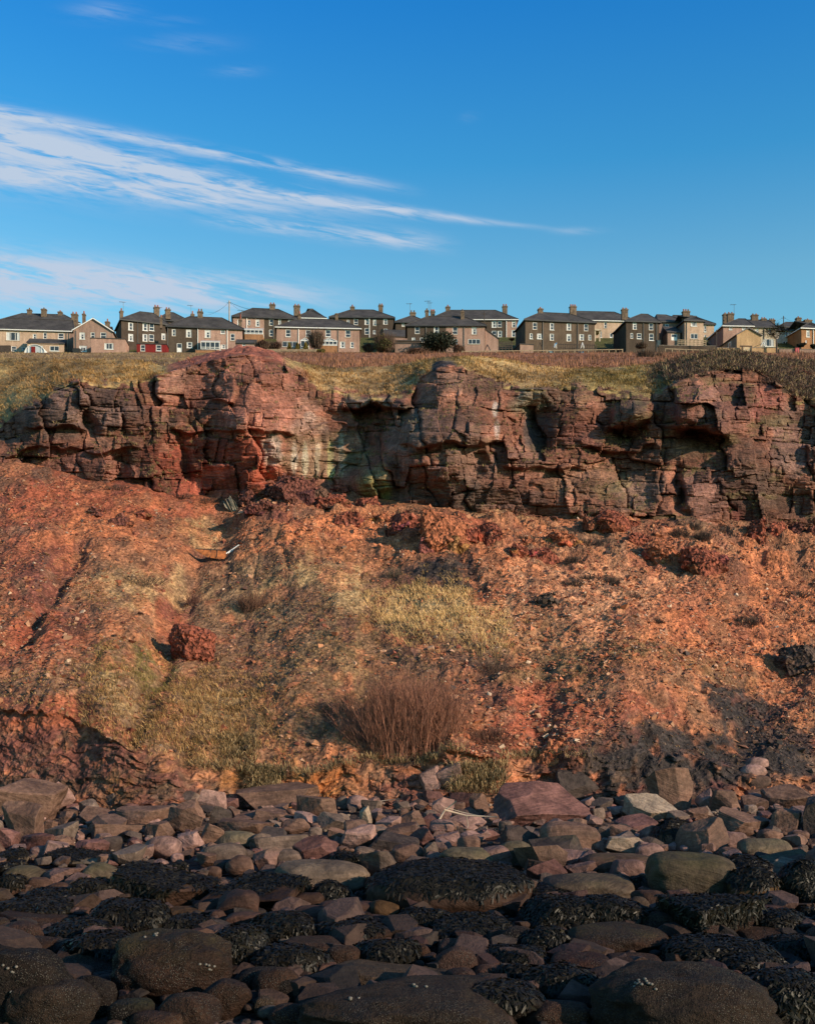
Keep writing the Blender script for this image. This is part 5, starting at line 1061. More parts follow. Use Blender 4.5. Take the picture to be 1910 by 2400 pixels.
# zone, box in zoomed photo pixels, shape, colour, weed cover, optional label and landmark phrase
RK = '''
L -60 140 365 390 s b 0|broad brown slab lying at the left edge below the eroded bank|the broad slab at the left edge
L 285 155 460 320 a p 0
L 15 280 255 520 a b 0|upright dark-sided brown block in front of the broad left slab|the upright block near the left edge
L -20 440 110 600 a r 0
L 140 470 350 590 a r 0
L 515 308 755 420 a b 0
L 520 400 890 510 s b 0
L 750 300 1075 430 a b 0
L 1060 310 1275 470 s b 0
L 1120 262 1280 395 a b 0
L 1252 195 1415 340 a p 0
L 1300 300 1450 445 a d 0
L 1260 410 1405 550 a b 0|pointed tent-shaped brown rock left of the big flat slab|the pointed tent-shaped rock
L 1385 385 1700 480 s b 0
L 915 405 1085 500 a b 0
L 1115 465 1275 565 a p 0
L 920 495 1130 610 r p 0
L 1360 465 1600 555 r g 0
L 1565 470 1720 560 a q 0
L 195 553 335 620 r p 0
L 335 490 460 585 a b 0
L 490 510 690 600 a r 0
L 1480 320 1800 400 s b 0
L 1510 165 1985 310 s b 0|long flat-topped slab resting on the bank foot left of the ochre earth|the long flat-topped slab
L 30 680 265 790 r g 0
L 260 690 505 805 a p 0
L 165 755 320 850 r b 0
L 430 765 735 930 r o .3
L 700 680 1310 935 v b .62|long dark block draped in black weed, left of the smooth cleft stone|the long weed-draped block
L 1300 745 1910 965 v b .4
L 1380 835 1615 1010 r p 0|smooth pale brown cleft stone leaning against the weedy block|the smooth cleft stone
L 0 740 155 865 w b .5
L 310 585 690 670 s g .3
L -20 580 170 660 s g .4
L 490 660 740 800 r g .2
L 0 890 440 1030 w d .7
L 600 905 1040 1120 w d .7
L 1030 950 1280 1005 r o 0|flat ochre cobble in front of the long weed-draped block|the ochre cobble
L 100 1125 365 1265 r b 0
L 330 1140 470 1260 r q 0
L 440 1100 890 1320 w d .6
L 730 1095 1430 1530 n b .12|largest barnacled boulder on the left, with a green flank and limpets|the big barnacled boulder on the left
L 1290 1070 1670 1350 w d .7
L -120 1170 420 1690 n d 0|rough pitted barnacled boulder filling the lower left corner|the pitted boulder in the lower left corner
L 60 1395 590 1720 n q 0|smooth domed grey barnacled boulder at the bottom left|the grey dome at the bottom left
L 240 1250 720 1400 s b .15
L 420 1360 710 1600 r d 0
L 1280 1395 1565 1610 r b 0
L 1015 1475 1370 1700 r b 0
L 1430 1305 1615 1400 r b 0
L 1500 1320 1800 1500 r d 0
L 320 1020 700 1180 w d .75
L 150 830 560 960 w d .7
L 830 1600 1150 1740 r b 0
L 700 1520 960 1690 r d .2
L 450 940 560 1000 r p 0
L 10 980 420 1090 s b 0
L 1040 1000 1370 1110 w d .6
L 1430 975 1650 1070 r p 0
M 255 230 495 385 a b 0
M 350 288 440 370 a p 0
M 620 290 693 405 a y 0|small pale stone standing upright among the brown rocks|the small upright pale stone
M 690 325 790 395 a b 0
M 370 330 530 420 a q 0
M 0 310 240 385 s b 0
M 165 365 325 440 a b 0
M 1060 240 1185 350 a p 0
M 985 50 1110 180 a p 0
M 1090 30 1240 170 s p 0
M 1285 215 1395 310 a b 0
M 1447 150 1980 395 s r 0|big tilted reddish slab streaked with water under the red scree|the big tilted reddish slab
M 850 320 1030 420 a b 0
M 1165 335 1370 420 s p 0
M 760 395 965 490 s b 0
M 510 405 715 545 a p 0|angular pale pink rock below the small upright stone|the angular pale pink rock
M 910 415 1090 530 a r 0|rust red wedge-shaped rock in the middle of the beach|the rust red wedge
M 440 420 580 510 a b 0
M 665 455 965 560 s d 0
M 235 470 470 615 a r 0
M -20 455 340 560 s q 0
M 825 520 1000 610 r b 0
M 1010 508 1095 615 a q 0
M 1085 445 1215 510 a p 0
M 1470 405 1680 540 a d 0
M 1110 540 1415 660 r g .1|smooth greenish boulder behind the huge weed-covered boulder|the smooth greenish boulder
M 1350 530 1525 650 r p 0
M 1455 500 1640 640 r g .1
M 1605 610 1780 720 a d 0
M 635 550 870 735 a q 0|grey rock with a round pit in its top|the pitted grey rock
M 845 600 1045 670 a q 0
M 410 570 640 690 a d .3
M 125 620 650 795 r y 0|long whale-backed pale grey boulder left of the huge weed-covered boulder|the pale whale-backed boulder
M -10 540 170 660 a p .15
M 720 640 1600 945 w b .60|huge weed-covered boulder with a bare pale belly in mid beach|the huge weed-covered boulder
M 360 745 545 890 w b .55
M 650 720 750 780 r b 0
M 545 865 755 955 r p 0
M 690 855 850 965 r o 0
M 380 865 560 945 r p 0
M 230 900 480 1000 r p 0
M 490 925 690 1000 r b 0
M 885 915 1170 1060 w d .7
M 875 1000 1040 1090 r b 0
M 1100 945 1500 1120 w d .75
M 360 970 870 1120 w b .35
M -10 935 360 1100 w d .7
M 140 1085 515 1200 r b 0
M 435 1130 615 1265 r b 0|smooth egg-shaped brown boulder left of centre in the shade|the egg-shaped boulder
M 600 1090 970 1265 w d .8
M 1085 1145 1315 1300 r p 0|round pitted pink boulder standing out of black weed|the round pink boulder
M 370 1230 510 1330 a p 0
M -10 1260 260 1470 r b 0|large smooth brown boulder right of the big barnacled boulder|the large smooth brown boulder
M 105 1330 255 1470 r d 0
M 410 1230 1180 1425 s y 0|pale layered slab behind the front barnacled boulder|the pale layered slab
M 330 1345 1490 1720 n q 0|wide low barnacled boulder at the bottom centre dotted with limpets|the wide barnacled boulder at the bottom centre
M -10 1120 440 1330 w b .6
M 1360 1140 1740 1270 w d .75
M 1310 1245 1490 1320 r p 0
M 1320 1300 1530 1390 r y 0
M 1150 1350 1690 1600 w d .5
M 90 1480 340 1610 r b 0
M -5 1435 105 1530 r y 0
M 890 1115 1040 1210 r b 0
R 150 65 400 265 a d 0|dark square block half buried under the red scree|the dark half-buried block
R 715 50 965 305 a b 0|tall pointed boulder lit on its right side at the bank foot|the tall pointed boulder
R 590 222 865 370 s y 0|pale brown slab in front of the tall pointed boulder|the pale slab before the tall boulder
R 1005 190 1100 310 a p 0
R 1095 195 1265 330 a b 0
R 1415 165 1660 290 s b 0
R 1135 308 1440 450 s b 0|broad flat brown rock near the right edge of the beach|the broad flat rock on the right
R 1450 310 1640 450 a b 0
R 1640 220 1800 460 a d 0
R 900 355 1180 570 a b 0|big square-shouldered brown boulder right of centre|the square-shouldered boulder
R 530 345 800 430 s r 0
R 80 385 410 560 r b 0
R 20 470 345 620 s d .1
R 180 455 340 560 r b 0
R 460 470 680 570 a y 0
R 640 515 800 590 r p 0
R 115 555 335 645 a p 0
R 225 615 400 710 a p 0
R 330 575 730 700 r b .12
R 495 615 710 730 r p 0
R 730 570 1225 845 r g .08|big layered greenish boulder with wavy bedding lines|the big layered greenish boulder
R 1270 490 1540 600 r g .2
R 1370 560 1690 670 s g .25
R 1180 580 1360 640 a p 0
R 1450 610 1720 720 s y 0
R 1220 670 1515 885 w o .35
R 1510 620 1800 890 w d .9
R 110 700 600 850 r y .05|long smooth pinkish grey boulder left of the layered greenish boulder|the long smooth pinkish grey boulder
R -10 610 210 745 a r 0
R -20 770 310 860 w d .8
R -20 840 400 1030 w d .7
R 330 840 720 1030 w b .6
R 600 840 725 950 r y 0
R 625 800 820 920 r b 0
R 780 805 960 880 r b 0
R 830 820 1380 1095 v b .68|big square block under a mane of black weed on the right|the square weed-maned block
R 1010 1000 1180 1100 r p 0
R 265 1015 820 1175 r b .05
R 1380 920 1660 1060 w b .4
R 1360 885 1580 950 r p 0
R 130 1175 470 1310 r r 0
R 460 1190 800 1290 r b 0
R 530 1230 635 1310 r p 0
R 820 1175 960 1265 a b 0
R 860 1080 1420 1270 w d .7
R 960 1235 1160 1320 r b 0
R 420 1235 1420 1730 n q 0|huge domed barnacled boulder at the bottom right|the huge barnacled dome at the bottom right
R 1250 1285 1780 1610 w d .6
R 1085 1315 1250 1415 r b 0
R 1430 1080 1780 1230 w b .5
R 1150 1180 1520 1320 w d .55
R -10 1255 400 1480 w d .85
R 300 1385 500 1470 s y 0
R -20 1455 350 1610 r b 0
R -20 1020 210 1200 r b .3
R 1240 1035 1600 1110 r b 0
R 1300 0 1430 60 r p 0
R 1270 45 1420 125 r p 0
R 1310 110 1440 190 r b 0
R 1280 170 1440 235 a b 0
R 1170 445 1295 530 r p 0
R 1375 430 1515 510 r b 0
R 1560 440 1670 500 r b 0'''
def weed_on(P, f, cover, H, rs, parent, O):
    """strap fronds hung over the top of a rock"""
    a, b, c = P[f[:, 0]], P[f[:, 1]], P[f[:, 2]]; n = np.cross(b-a, c-a); ar = np.linalg.norm(n, axis=1); n = n/np.maximum(ar, 1e-9)[:, None]; ctr = (a+b+c)/3
    hz = (ctr[:, 2]-P[:, 2].min())/(np.ptp(P[:, 2])+1e-6)
    pat = 1.6*fbm(ctr[:, 0]*1.8, ctr[:, 1]*1.8, ctr[:, 2]*1.8, 3, 3)
    ok_ = (hz+.28*pat > 1.06-cover*.85) & (n[:, 2] > -.25)
    w = np.where(ok_, ar, 0.)
    if w.sum() <= 0: return np.zeros(len(P))
    cnt = int(np.clip(w.sum()/2*1100, 200, 2600)); i = rs.choice(len(f), cnt, p=w/w.sum())
    q = rs.rand(cnt, 2); s_ = q.sum(1) > 1; q[s_] = 1-q[s_]
    p0 = a[i]+(b[i]-a[i])*q[:, :1]+(c[i]-a[i])*q[:, 1:]; nn = n[i]
    d = np.array((0, 0, -1.))+rs.randn(cnt, 3)*1.3+np.array((-.15, -.2, 0)); d = d-nn*(d*nn).sum(1)[:, None]; d /= np.maximum(np.linalg.norm(d, axis=1), 1e-6)[:, None]
    L = (.05+.09*rs.rand(cnt)**1.5)[:, None]*min(1., .5+H); sd = (np.cross(d, nn)+.35*rs.randn(cnt, 1)*nn)*(.006+.012*rs.rand(cnt))[:, None]
    p0 = p0+nn*.01; m1 = p0+d*L*.5+nn*L*(.02+.12*rs.rand(cnt, 1)); e = p0+d*L-np.array((0, 0, .1))*L+nn*.012
    v = np.stack([p0-sd*.6, p0+sd*.6, m1-sd, m1+sd, e-sd*.5, e+sd*.5], 1).reshape(-1, 3); k = np.arange(cnt)[:, None]*6
    fa = np.concatenate([k+np.array([[0, 1, 3, 2]]), k+np.array([[2, 3, 5, 4]])])
    cl_ = np.repeat(np.array((.0125, .0095, .0055))*(.3+1.7*rs.rand(cnt, 1)**2), 6, 0)
    o = link('seaweed', mesh_np('seaweed', v, fa, cl_), M_weed, parent); o['kind'] = 'stuff'
    hv2 = (P[:, 2]-P[:, 2].min())/(np.ptp(P[:, 2])+1e-6)
    return sst(hv2+.45*fbm(P[:, 0]*1.8, P[:, 1]*1.8, P[:, 2]*1.8, 3, 3), 1.02-cover*.85, 1.14-cover*.85)
def f_rub(q, b):
    p = geo_pos(q); n1 = q.noise(p, 2.5, 3, .65); n2 = q.noise(p, 12., 3, .7)
    c = q.mix(1., vcol(q), gray(q, n1, .6, 1.4), 'MULTIPLY'); c = q.mix(1., c, gray(q, n2, .75, 1.25), 'MULTIPLY')
    q.put(b.inputs['Base Color'], c); b.inputs['Roughness'].default_value = .8; b.inputs['Specular IOR Level'].default_value = .25; bump(q, b, n2, .03)
M_rub = material('broken_rock', f_rub)
rrk = np.random.RandomState(17); ROCKS = []
def add_rock(x0, y0, x1, y1, kind, colk, weed, seed, name='boulder'):
    pc_ = (x0+x1)/2; Yf, zf = ground_Y(pc_, y1); Wm = (x1-x0)/F*Yf
    Hm = (y1-y0)/F*Yf
    dr = {'s': .75, 'a': .8}.get(kind, .85)
    Dm = min(max(Wm*dr, Hm*.7), 2.2*Hm+.3) if y1 < 2300 else Wm*.8
    Yc = Yf+Dm*.45; zt = ZC-(y0-5-HY)/F*(Yc+Dm*.05); zbm = zf-.18*Hm-.05
    if zt-zf < .12: zt = zf+.12
    base = {'w': 'r', 'v': 's'}.get(kind, kind)
    big_ = max(x1-x0, y1-y0) > (190 if kind in 'rwn' else 120)
    p, f = rock_shape(base, seed, 5 if big_ else 4)
    k = 1.13; ext = np.array((Wm/2*k*(Yc/Yf), Dm/2, (zt-zbm)/2)); P = p*ext
    loc = np.array(((pc_-CX)/F*Yc, Yc, (zt+zbm)/2))
    o = link(name, None, None); return o, P, f, loc, Hm, Wm, ext
for ln in RK.strip().splitlines():
    hd, *ex = ln.split('|'); t = hd.split(); zo, sc_ = RZ[t[0]]
    x0, x1 = zo+int(t[1])*sc_, zo+int(t[3])*sc_; y0, y1 = 1780+int(t[2])*sc_, 1780+int(t[4])*sc_
    ROCKS.append([x0, y0, x1, y1, t[5], t[6], float(t[7]), ex[0] if ex else None, ex[1] if ex else None])
# smaller rocks between, where the photograph shows more of the same
nk = len(ROCKS); tries = 0
while len(ROCKS) < 292 and tries < 6000:
    tries += 1
    y1 = 1888+(2395-1888)*rrk.rand()**1.25; px = -40+1990*rrk.rand(); s_ = np.exp(rrk.randn()*.35)*(34+(y1-1888)*.09); hgt = s_*(.45+.3*rrk.rand())
    bad = False
    for r_ in ROCKS:
        if r_[0]-s_*.1 < px < r_[2]+s_*.1 and r_[1]+(r_[3]-r_[1])*.10 < y1-hgt*.4 < r_[3]+hgt*.25: bad = True; break
    if bad: continue
    up = y1 < 1985
    ROCKS.append([px-s_/2, y1-hgt, px+s_/2, y1, rrk.choice(list('aasr') if up else list('rrra')), rrk.choice(list('bbprpq') if up else list('bbpdq')), 0. if up or rrk.rand() < .75 else .5, None, None])
LAND = [((r_[0]+r_[2])/2, (r_[1]+r_[3])/2, r_[8]) for r_ in ROCKS if r_[8]]
used = {r_[7] for r_ in ROCKS if r_[7]}
def rock_label(r_):
    w = r_[2]-r_[0]; cx_, cy_ = (r_[0]+r_[2])/2, (r_[1]+r_[3])/2
    kd = ('w' if r_[4] == 'r' else 'v') if r_[6] >= .3 and r_[4] not in 'wv' else r_[4]
    sz = 'large ' if w > 150 else ('' if w > 85 else ('small ' if w > 45 else 'tiny '))
    base = sz+CN[r_[5]]+' '+TN[kd]
    nr = sorted(LAND, key=lambda l: math.hypot((l[0]-cx_)*.8, (l[1]-cy_)*1.6))
    def rel(l):
        dx_, dy_ = cx_-l[0], cy_-l[1]
        if abs(dx_) > 1.6*abs(dy_): return 'right of' if dx_ > 0 else 'left of'
        v = 'in front of' if dy_ > 0 else 'behind'
        return v
    for l in nr[:5]:
        s_ = f'{base} {rel(l)} {l[2]}'
        if len(s_.split()) <= 16 and s_ not in used: used.add(s_); return s_, None
    for l in nr[:3]:
        for ext_ in ('just', 'close', 'well', 'further'):
            dist = math.hypot(cx_-l[0], cy_-l[1])
            if (ext_ in ('just', 'close')) != (dist < 190): continue
            s_ = f'{base} {ext_} {rel(l)} {l[2]}'
            if len(s_.split()) <= 16 and s_ not in used: used.add(s_); return s_, None
    s_ = f'{base} {rel(nr[0])} {nr[0][2]}'; return s_, 'small shore rocks'
SLAB_SEED = 100+7*[k_ for k_, r_ in enumerate(ROCKS) if r_[8] and 'tilted' in r_[8]][0]
for i, r_ in enumerate(ROCKS):
    kind = r_[4]; x0, y0, x1, y1 = r_[:4]; bm_ = kind == 'n'
    o, P, f, loc, Hm, Wm, ext = add_rock(x0, y0, x1, y1, kind, r_[5], r_[6], 100+i*7, 'boulder' if x1-x0 > 85 else 'rock')
    rs = np.random.RandomState(i+3)
    if r_[6] > 0 and (kind in 'wv' or r_[6] >= .3): wd = weed_on(P, f, r_[6] if kind in 'wv' else .45, Hm, rs, o, None)
    else: wd = np.zeros(len(P))
    nz_ = P[:, 2]/ext[2]
    al = sst(nz_+.6*fbm(P[:, 0]*1.5+i, P[:, 1]*1.5, P[:, 2]*1.5, 3, i), .35, .9)*(.4 if r_[5] == 'g' else (.35 if kind in 'wv' or r_[6] > 0 else 0))
    me = mesh_np('rock', P, f, None, True, {'weed': wd, 'alga': al}); me.materials.append(M_barn if bm_ or (y1 > 2180 and kind != 'a') else M_rock)
    if kind in 'asv': me.polygons.foreach_set('use_smooth', np.zeros(len(f), bool))
    bpy.data.objects.remove(o) if False else None
    o2 = bpy.data.objects.new(o.name, me); ch_ = list(o.children); nm = o.name
    COL.objects.link(o2); o2.location = loc
    for c_ in ch_: c_.parent = o2
    bpy.data.objects.remove(o); o2.name = nm
    c_ = np.array(PAL[r_[5]])*(.85+.3*rs.rand()); 
    c_ = c_*(1-float(sst(y1, 1945, 2175))*np.array((.785, .81, .835)))                   # lower-shore stones are wet; the foreground's dimmer light is also painted into this darkening
    if bm_: c_ = c_*.8
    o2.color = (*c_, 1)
    if r_[7]: tag(o2, r_[7], 'boulder', 'boulders and rocks on the beach')
    else:
        lb, gp = rock_label(r_); tag(o2, lb, 'boulder' if x1-x0 > 85 else 'rock', gp or 'boulders and rocks on the beach')
    # limpets on the nearest barnacled boulders
    if bm_ and y1 > 2300:
        top = np.flatnonzero((nz_ > .15) & (P[:, 1] < .3*ext[1])); cl0 = rs.choice(top, 2)
        v1, f1 = ico(2); cone = v1*np.array((1, 1, .8)); 
        for c0i in cl0:
            for _ in range(rs.randint(4, 9)):
                j = top[np.argmin(np.linalg.norm(P[top]-(P[c0i]+rs.randn(3)*.05), axis=1))]
                if not hasattr(rock_label, 'lm'):
                    rock_label.lm = mesh_np('limpet', cone*.02, f1, None, True); rock_label.lm.materials.append(m_plain('limpet_shell', (.12, .10, .08), .7, .3, 30.))
                lo2 = link('limpet', rock_label.lm, None, o2); lo2.location = P[j]+rs.randn(3)*.01
# more of the same rubble in the gaps, too many to count
shp = [poly_rock('a' if k_ % 3 else 's', 1500+k_, False) for k_ in range(9)]; nr_ = 1300; vs = []; fs = []; cs = []; k0 = 0
for i in range(nr_):
    rw = 1882+480*rrk.rand()**1.3; px_ = -120+2150*rrk.rand(); s_ = np.exp(rrk.randn()*.35)*.17
    if i >= 900: px_ = rrk.uniform(-900, -40) if i % 2 else rrk.uniform(1950, 2800); s_ = np.exp(rrk.randn()*.35)*.36
    Yr = ZC*F/(rw-HY); P_, f_ = shp[i % 9]; a_ = rrk.rand()*6.28; c_, n_ = math.cos(a_), math.sin(a_)
    P_ = P_*np.array((1, .85, .62))*s_; vs.append(np.stack([P_[:, 0]*c_-P_[:, 1]*n_, P_[:, 0]*n_+P_[:, 1]*c_, P_[:, 2]], -1)+np.array(((px_-CX)/F*Yr, Yr, s_*.35))); fs.append(f_+k0); k0 += len(P_)
    cs.append(np.tile(np.array(PAL[rrk.choice(list('bbpprqd'))])*(.75+.5*rrk.rand())*(1-.75*float(sst(rw, 1945, 2175))), (len(P_), 1)))  # rubble darkens down the shore: wetness, plus foreground shade put into the colour
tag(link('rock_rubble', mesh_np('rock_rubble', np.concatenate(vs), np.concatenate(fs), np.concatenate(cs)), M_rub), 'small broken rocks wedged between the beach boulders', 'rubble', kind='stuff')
# pebbles that fill the gaps
v1, f1 = ico(2); npb = 2500; sh = [rock_shape('r', 900+k_, 2)[0] for k_ in range(8)]
u = rrk.rand(npb); rowp = 1885+560*u**1.3; pxp = np.where(rrk.rand(npb) < .7, -150+2210*rrk.rand(npb), rrk.uniform(-900, 2800, npb)); Yp = ZC*F/(rowp-HY)
sz = np.exp(rrk.randn(npb)*.35)*.06; an = rrk.rand(npb)*6.28
vs = []; cs = []
cb = np.array([PAL[k_] for k_ in 'bbppqyrdb'])
for i in range(npb):
    s_ = sh[i % 8]*np.array((1, .8, .55))*sz[i]; c_, n_ = math.cos(an[i]), math.sin(an[i])
    vs.append(np.stack([s_[:, 0]*c_-s_[:, 1]*n_, s_[:, 0]*n_+s_[:, 1]*c_, s_[:, 2]], -1)+np.array(((pxp[i]-CX)/F*Yp[i], Yp[i], sz[i]*.2+.03)))
    cs.append(np.tile(cb[rrk.randint(9)]*(.7+.6*rrk.rand())*(1-.75*float(sst(rowp[i], 1945, 2175))), (len(s_), 1)))  # pebbles darkened the same way, wet tone and painted foreground shade together
fp = (f1[None]+np.arange(npb)[:, None, None]*len(v1)).reshape(-1, 3)
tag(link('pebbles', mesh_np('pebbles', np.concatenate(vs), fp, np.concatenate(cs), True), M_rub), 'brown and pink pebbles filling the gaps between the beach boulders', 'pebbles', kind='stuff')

# ================================================================ THINGS ON THE SLOPE
CLK = [(631, 1121, 748, 1206, 'biggest crumbling dark red shale outcrop below the cliff', 'd'), (743, 1165, 821, 1202, 'low red shale lump right of the biggest outcrop', 'r'), (836, 1165, 888, 1204, 'round red shale lump under the green stained cliff', 'r'), (564, 1150, 602, 1196, 'small dark red lump left of the biggest shale outcrop', 'd'), (782, 1140, 824, 1162, 'small red knob against the foot of the streaked cliff', 'r'), (582, 1200, 645, 1244, 'dark overhanging shale lump above the rusty sheet', 'd'),
       (787, 1210, 847, 1246, 'reddish shale lump in the upper middle of the slope', 'r'), (870, 1214, 918, 1246, 'pale cracked red shale block in the upper middle of the slope', 'o'), (914, 1222, 992, 1284, 'left half of the split red shale crag', 'r'), (984, 1214, 1106, 1324, 'tall right half of the split red shale crag', 'o'), (1118, 1266, 1175, 1320, 'red shale lump right of the split crag', 'r'), (1188, 1308, 1232, 1344, 'small red shale lump casting a shadow left of a lower lump', 'r'), (1237, 1298, 1304, 1338, 'low red shale lump among dark heather', 'r'), (1220, 1288, 1253, 1315, 'small rounded red lump left of the heather', 'o'),
       (1381, 1196, 1492, 1260, 'broad red shale crag against the middle right of the cliff foot', 'r'), (1283, 1264, 1351, 1304, 'flat-faced red shale slab left of the broad crag', 'o'), (1471, 1250, 1514, 1284, 'small red shale lump right of the broad crag', 'r'), (1516, 1258, 1590, 1328, 'red shale crag with a sloping foot in the upper right', 'o'), (1598, 1294, 1687, 1362, 'dark-topped red shale crag in the upper right', 'r'), (1745, 1212, 1796, 1284, 'upright red shale tower under the right cliff', 'r'), (1798, 1230, 1843, 1268, 'first lump right of the upright shale tower', 'r'), (1843, 1230, 1882, 1268, 'second lump right of the upright shale tower', 'd'), (1880, 1234, 1925, 1274, 'red shale lump at the right edge below the cliff', 'd'),
       (1830, 1500, 1940, 1566, 'dark clod bank at the right edge of the slope', 'k'), (1259, 1437, 1298, 1470, 'dark low clod in the middle of the orange scree', 'k'), (396, 1466, 503, 1554, 'big egg-shaped red boulder sitting alone on the grassy slope', 'r'), (1255, 1745, 1330, 1812, 'red shale clod hanging over the dark half-buried block', 'o'), (260, 1215, 305, 1240, 'small dark lump in the upper left red scree', 'd'), (315, 1200, 352, 1224, 'small red lump in the upper left red scree', 'r'), (200, 1195, 240, 1214, 'tiny dark lump near the left end of the cliff foot', 'd')]
oc8 = np.array([(x, y, z) for z in (-.7, .7) for x, y in ((-1.2, -1), (1.2, -1), (1.2, 1), (-1.2, 1))], float); oq = np.array([(3, 2, 1, 0), (4, 5, 6, 7), (0, 1, 5, 4), (1, 2, 6, 5), (2, 3, 7, 6), (3, 0, 4, 7)])
CC2 = dict(r=(.21, .062, .038), o=(.28, .095, .048), d=(.125, .045, .034), k=(.07, .045, .035))
for i, (x0, y0, x1, y1, lb, ck) in enumerate(CLK):
    pc_ = (x0+x1)/2; g0 = hill(np.array(pc_), np.array(y1-4.), False); Yf = g0[1]; Wm, Hm = (x1-x0)/F*Yf, (y1-y0)/F*Yf
    if i == 25: p, f = rock_shape('c', 41, 5); dp_ = .85
    else:
        p, f = rock_shape('a', 300+i*5, 5); dp_ = 1.0; p = p*(1+.10*fbm(p[:, 0]*5, p[:, 1]*5, p[:, 2]*5, 3, i))[:, None]; p[:, :2] *= 1-.12*p[:, 2:3]
    P = p*np.array((Wm/2*1.1, Wm/2*dp_, Hm/2*1.18)); Yc = Yf+Wm*.42*dp_
    o = link('shale_outcrop' if i != 25 else 'boulder', mesh_np('shale_outcrop', P, f, None, False), M_clink); o.location = ((pc_-CX)/F*Yc, Yc, g0[2]+Hm*(.34 if i != 25 else .42)+(Yc-Yf)*.10)
    ns = int(np.clip(Wm*Hm*70, 30, 260)) if i != 25 else 12; rs = np.random.RandomState(i); top = np.flatnonzero(P[:, 2] > -.5*Hm/2); jj = rs.choice(top, ns); ss_ = np.clip(np.exp(rs.randn(ns)*.5)*.036, .012, .07)*(.62 if i == 25 else 1)
    vv = oc8[None]*(ss_[:, None, None]*(.55+.9*rs.rand(ns, 8, 1))); rot = np.linalg.qr(rs.randn(ns, 3, 3))[0]; vv = np.einsum('nij,nkj->nki', rot, vv)+(P[jj]*(1+.05*rs.randn(ns, 1))+rs.randn(ns, 3)*.05)[:, None]
    ro_ = link('rubble', mesh_np('rubble', vv.reshape(-1, 3), (oq[None]+np.arange(ns)[:, None, None]*8).reshape(-1, 4), np.repeat(np.array(CC2[ck])*(.45+1.2*rs.rand(ns, 1))*np.array((1, 1.05, 1.05)), 8, 0)), M_stone, o); ro_['kind'] = 'stuff'
    if i != 25:
        for k_ in range(5 if Wm > 1 else 3):
            pk, fk = poly_rock('a', 2000+i*9+k_, False); pk = pk*(1+.10*fbm(pk[:, 0]*5, pk[:, 1]*5, pk[:, 2]*5, 2, k_))[:, None]; ck_ = link('chunk', mesh_np('chunk', pk*np.array((Wm, Wm*.8, Hm))*(.16+.14*rs.rand()), fk), M_clink, o); a_ = (k_+rs.rand()*.6)*1.25
            ck_.location = (math.cos(a_)*Wm*.48, -abs(math.sin(a_))*Wm*.32*dp_, Hm*(-.42+.5*rs.rand())); ck_.color = (*[v_*(.7+.6*rs.rand()) for v_ in CC2[ck]], 1)
    o.color = (*CC2[ck], 1); tag(o, lb, 'rock' if i != 25 else 'boulder', 'red shale outcrops' if i != 25 else None)
# grey layered block at the cliff foot
g0 = hill(np.array(542.), np.array(1192.), False); root = tag(empty('layered_block', g0), 'tilted grey block of thin layers at the cliff foot', 'rock'); mb = MB()
for k_ in range(5):
    p, f = rock_shape('s', 700+k_, 3); me = mesh_np('layer', p*np.array((.085, .35, .42+.05*k_)), f); o = link('layer', me, M_rock, root); o.color = (.17, .145, .11, 1)
    o.location = (-.24+k_*.12, .3, .38-.03*abs(k_-2)); o.rotation_euler = (0, R(-28), 0)
# rusty sheet and white tube
g0 = hill(np.array(495.), np.array(1312.), False); M_rust = m_plain('rust', (.33, .10, .025), .85, .5, 6.)
root = tag(empty('rusty_sheet', g0), 'rusty curved metal sheet lying in the gully like an upturned hull', 'scrap metal'); n = 14; vs = []
for i in range(n):
    a = i/(n-1); x = -.68+1.36*a; d_ = .40*math.sin(min(1, a*1.35+.12)*math.pi*.5)
    for j in range(7): t = j/6; vs.append((x, -.05-.24*math.sin(t*math.pi*.5)*(.4+.6*math.sin(a*3.0)), .42-.02*i*.3-d_*t+.02))
V_ = np.array(vs); ff = gridfaces(n, 7); o = link('sheet', mesh_np('sheet', np.concatenate((V_, V_+np.array((0, .02, .0)))), np.concatenate((ff, ff[:, ::-1]+len(V_)))), M_rust, root)
mb = MB(); mb.tube([(-.7, -.05, .43), (0, -.06, .40), (.68, -.05, .36)], .03, n=6); mb.build('rim', m_plain('dark_rust', (.05, .03, .025), .9), root)
for k_ in range(3): mb = MB(); mb.tube([(-.3+.3*k_, -.08, .40), (-.3+.3*k_, -.31, .03)], .016, n=5); mb.build('rib', bpy.data.materials['dark_rust'], root)
g0 = hill(np.array(530.), np.array(1304.), False); mb = MB(); root = tag(empty('bent_tube', g0), 'white bent tube frame leaning beside the rusty sheet', 'scrap metal')
mb.tube([(0, 0, .0), (.30, .1, .22), (.55, .15, .40), (.66, .15, .36), (.66, .12, .25), (.5, .08, .15)], .03, n=6); mb.build('tube', M_white, root, smooth=True)
mb = MB(); mb.tube([(.1, -.02, .02), (.35, .08, .17), (.5, .1, .27)], .018, n=5); mb.build('strut', M_white, root, smooth=True)
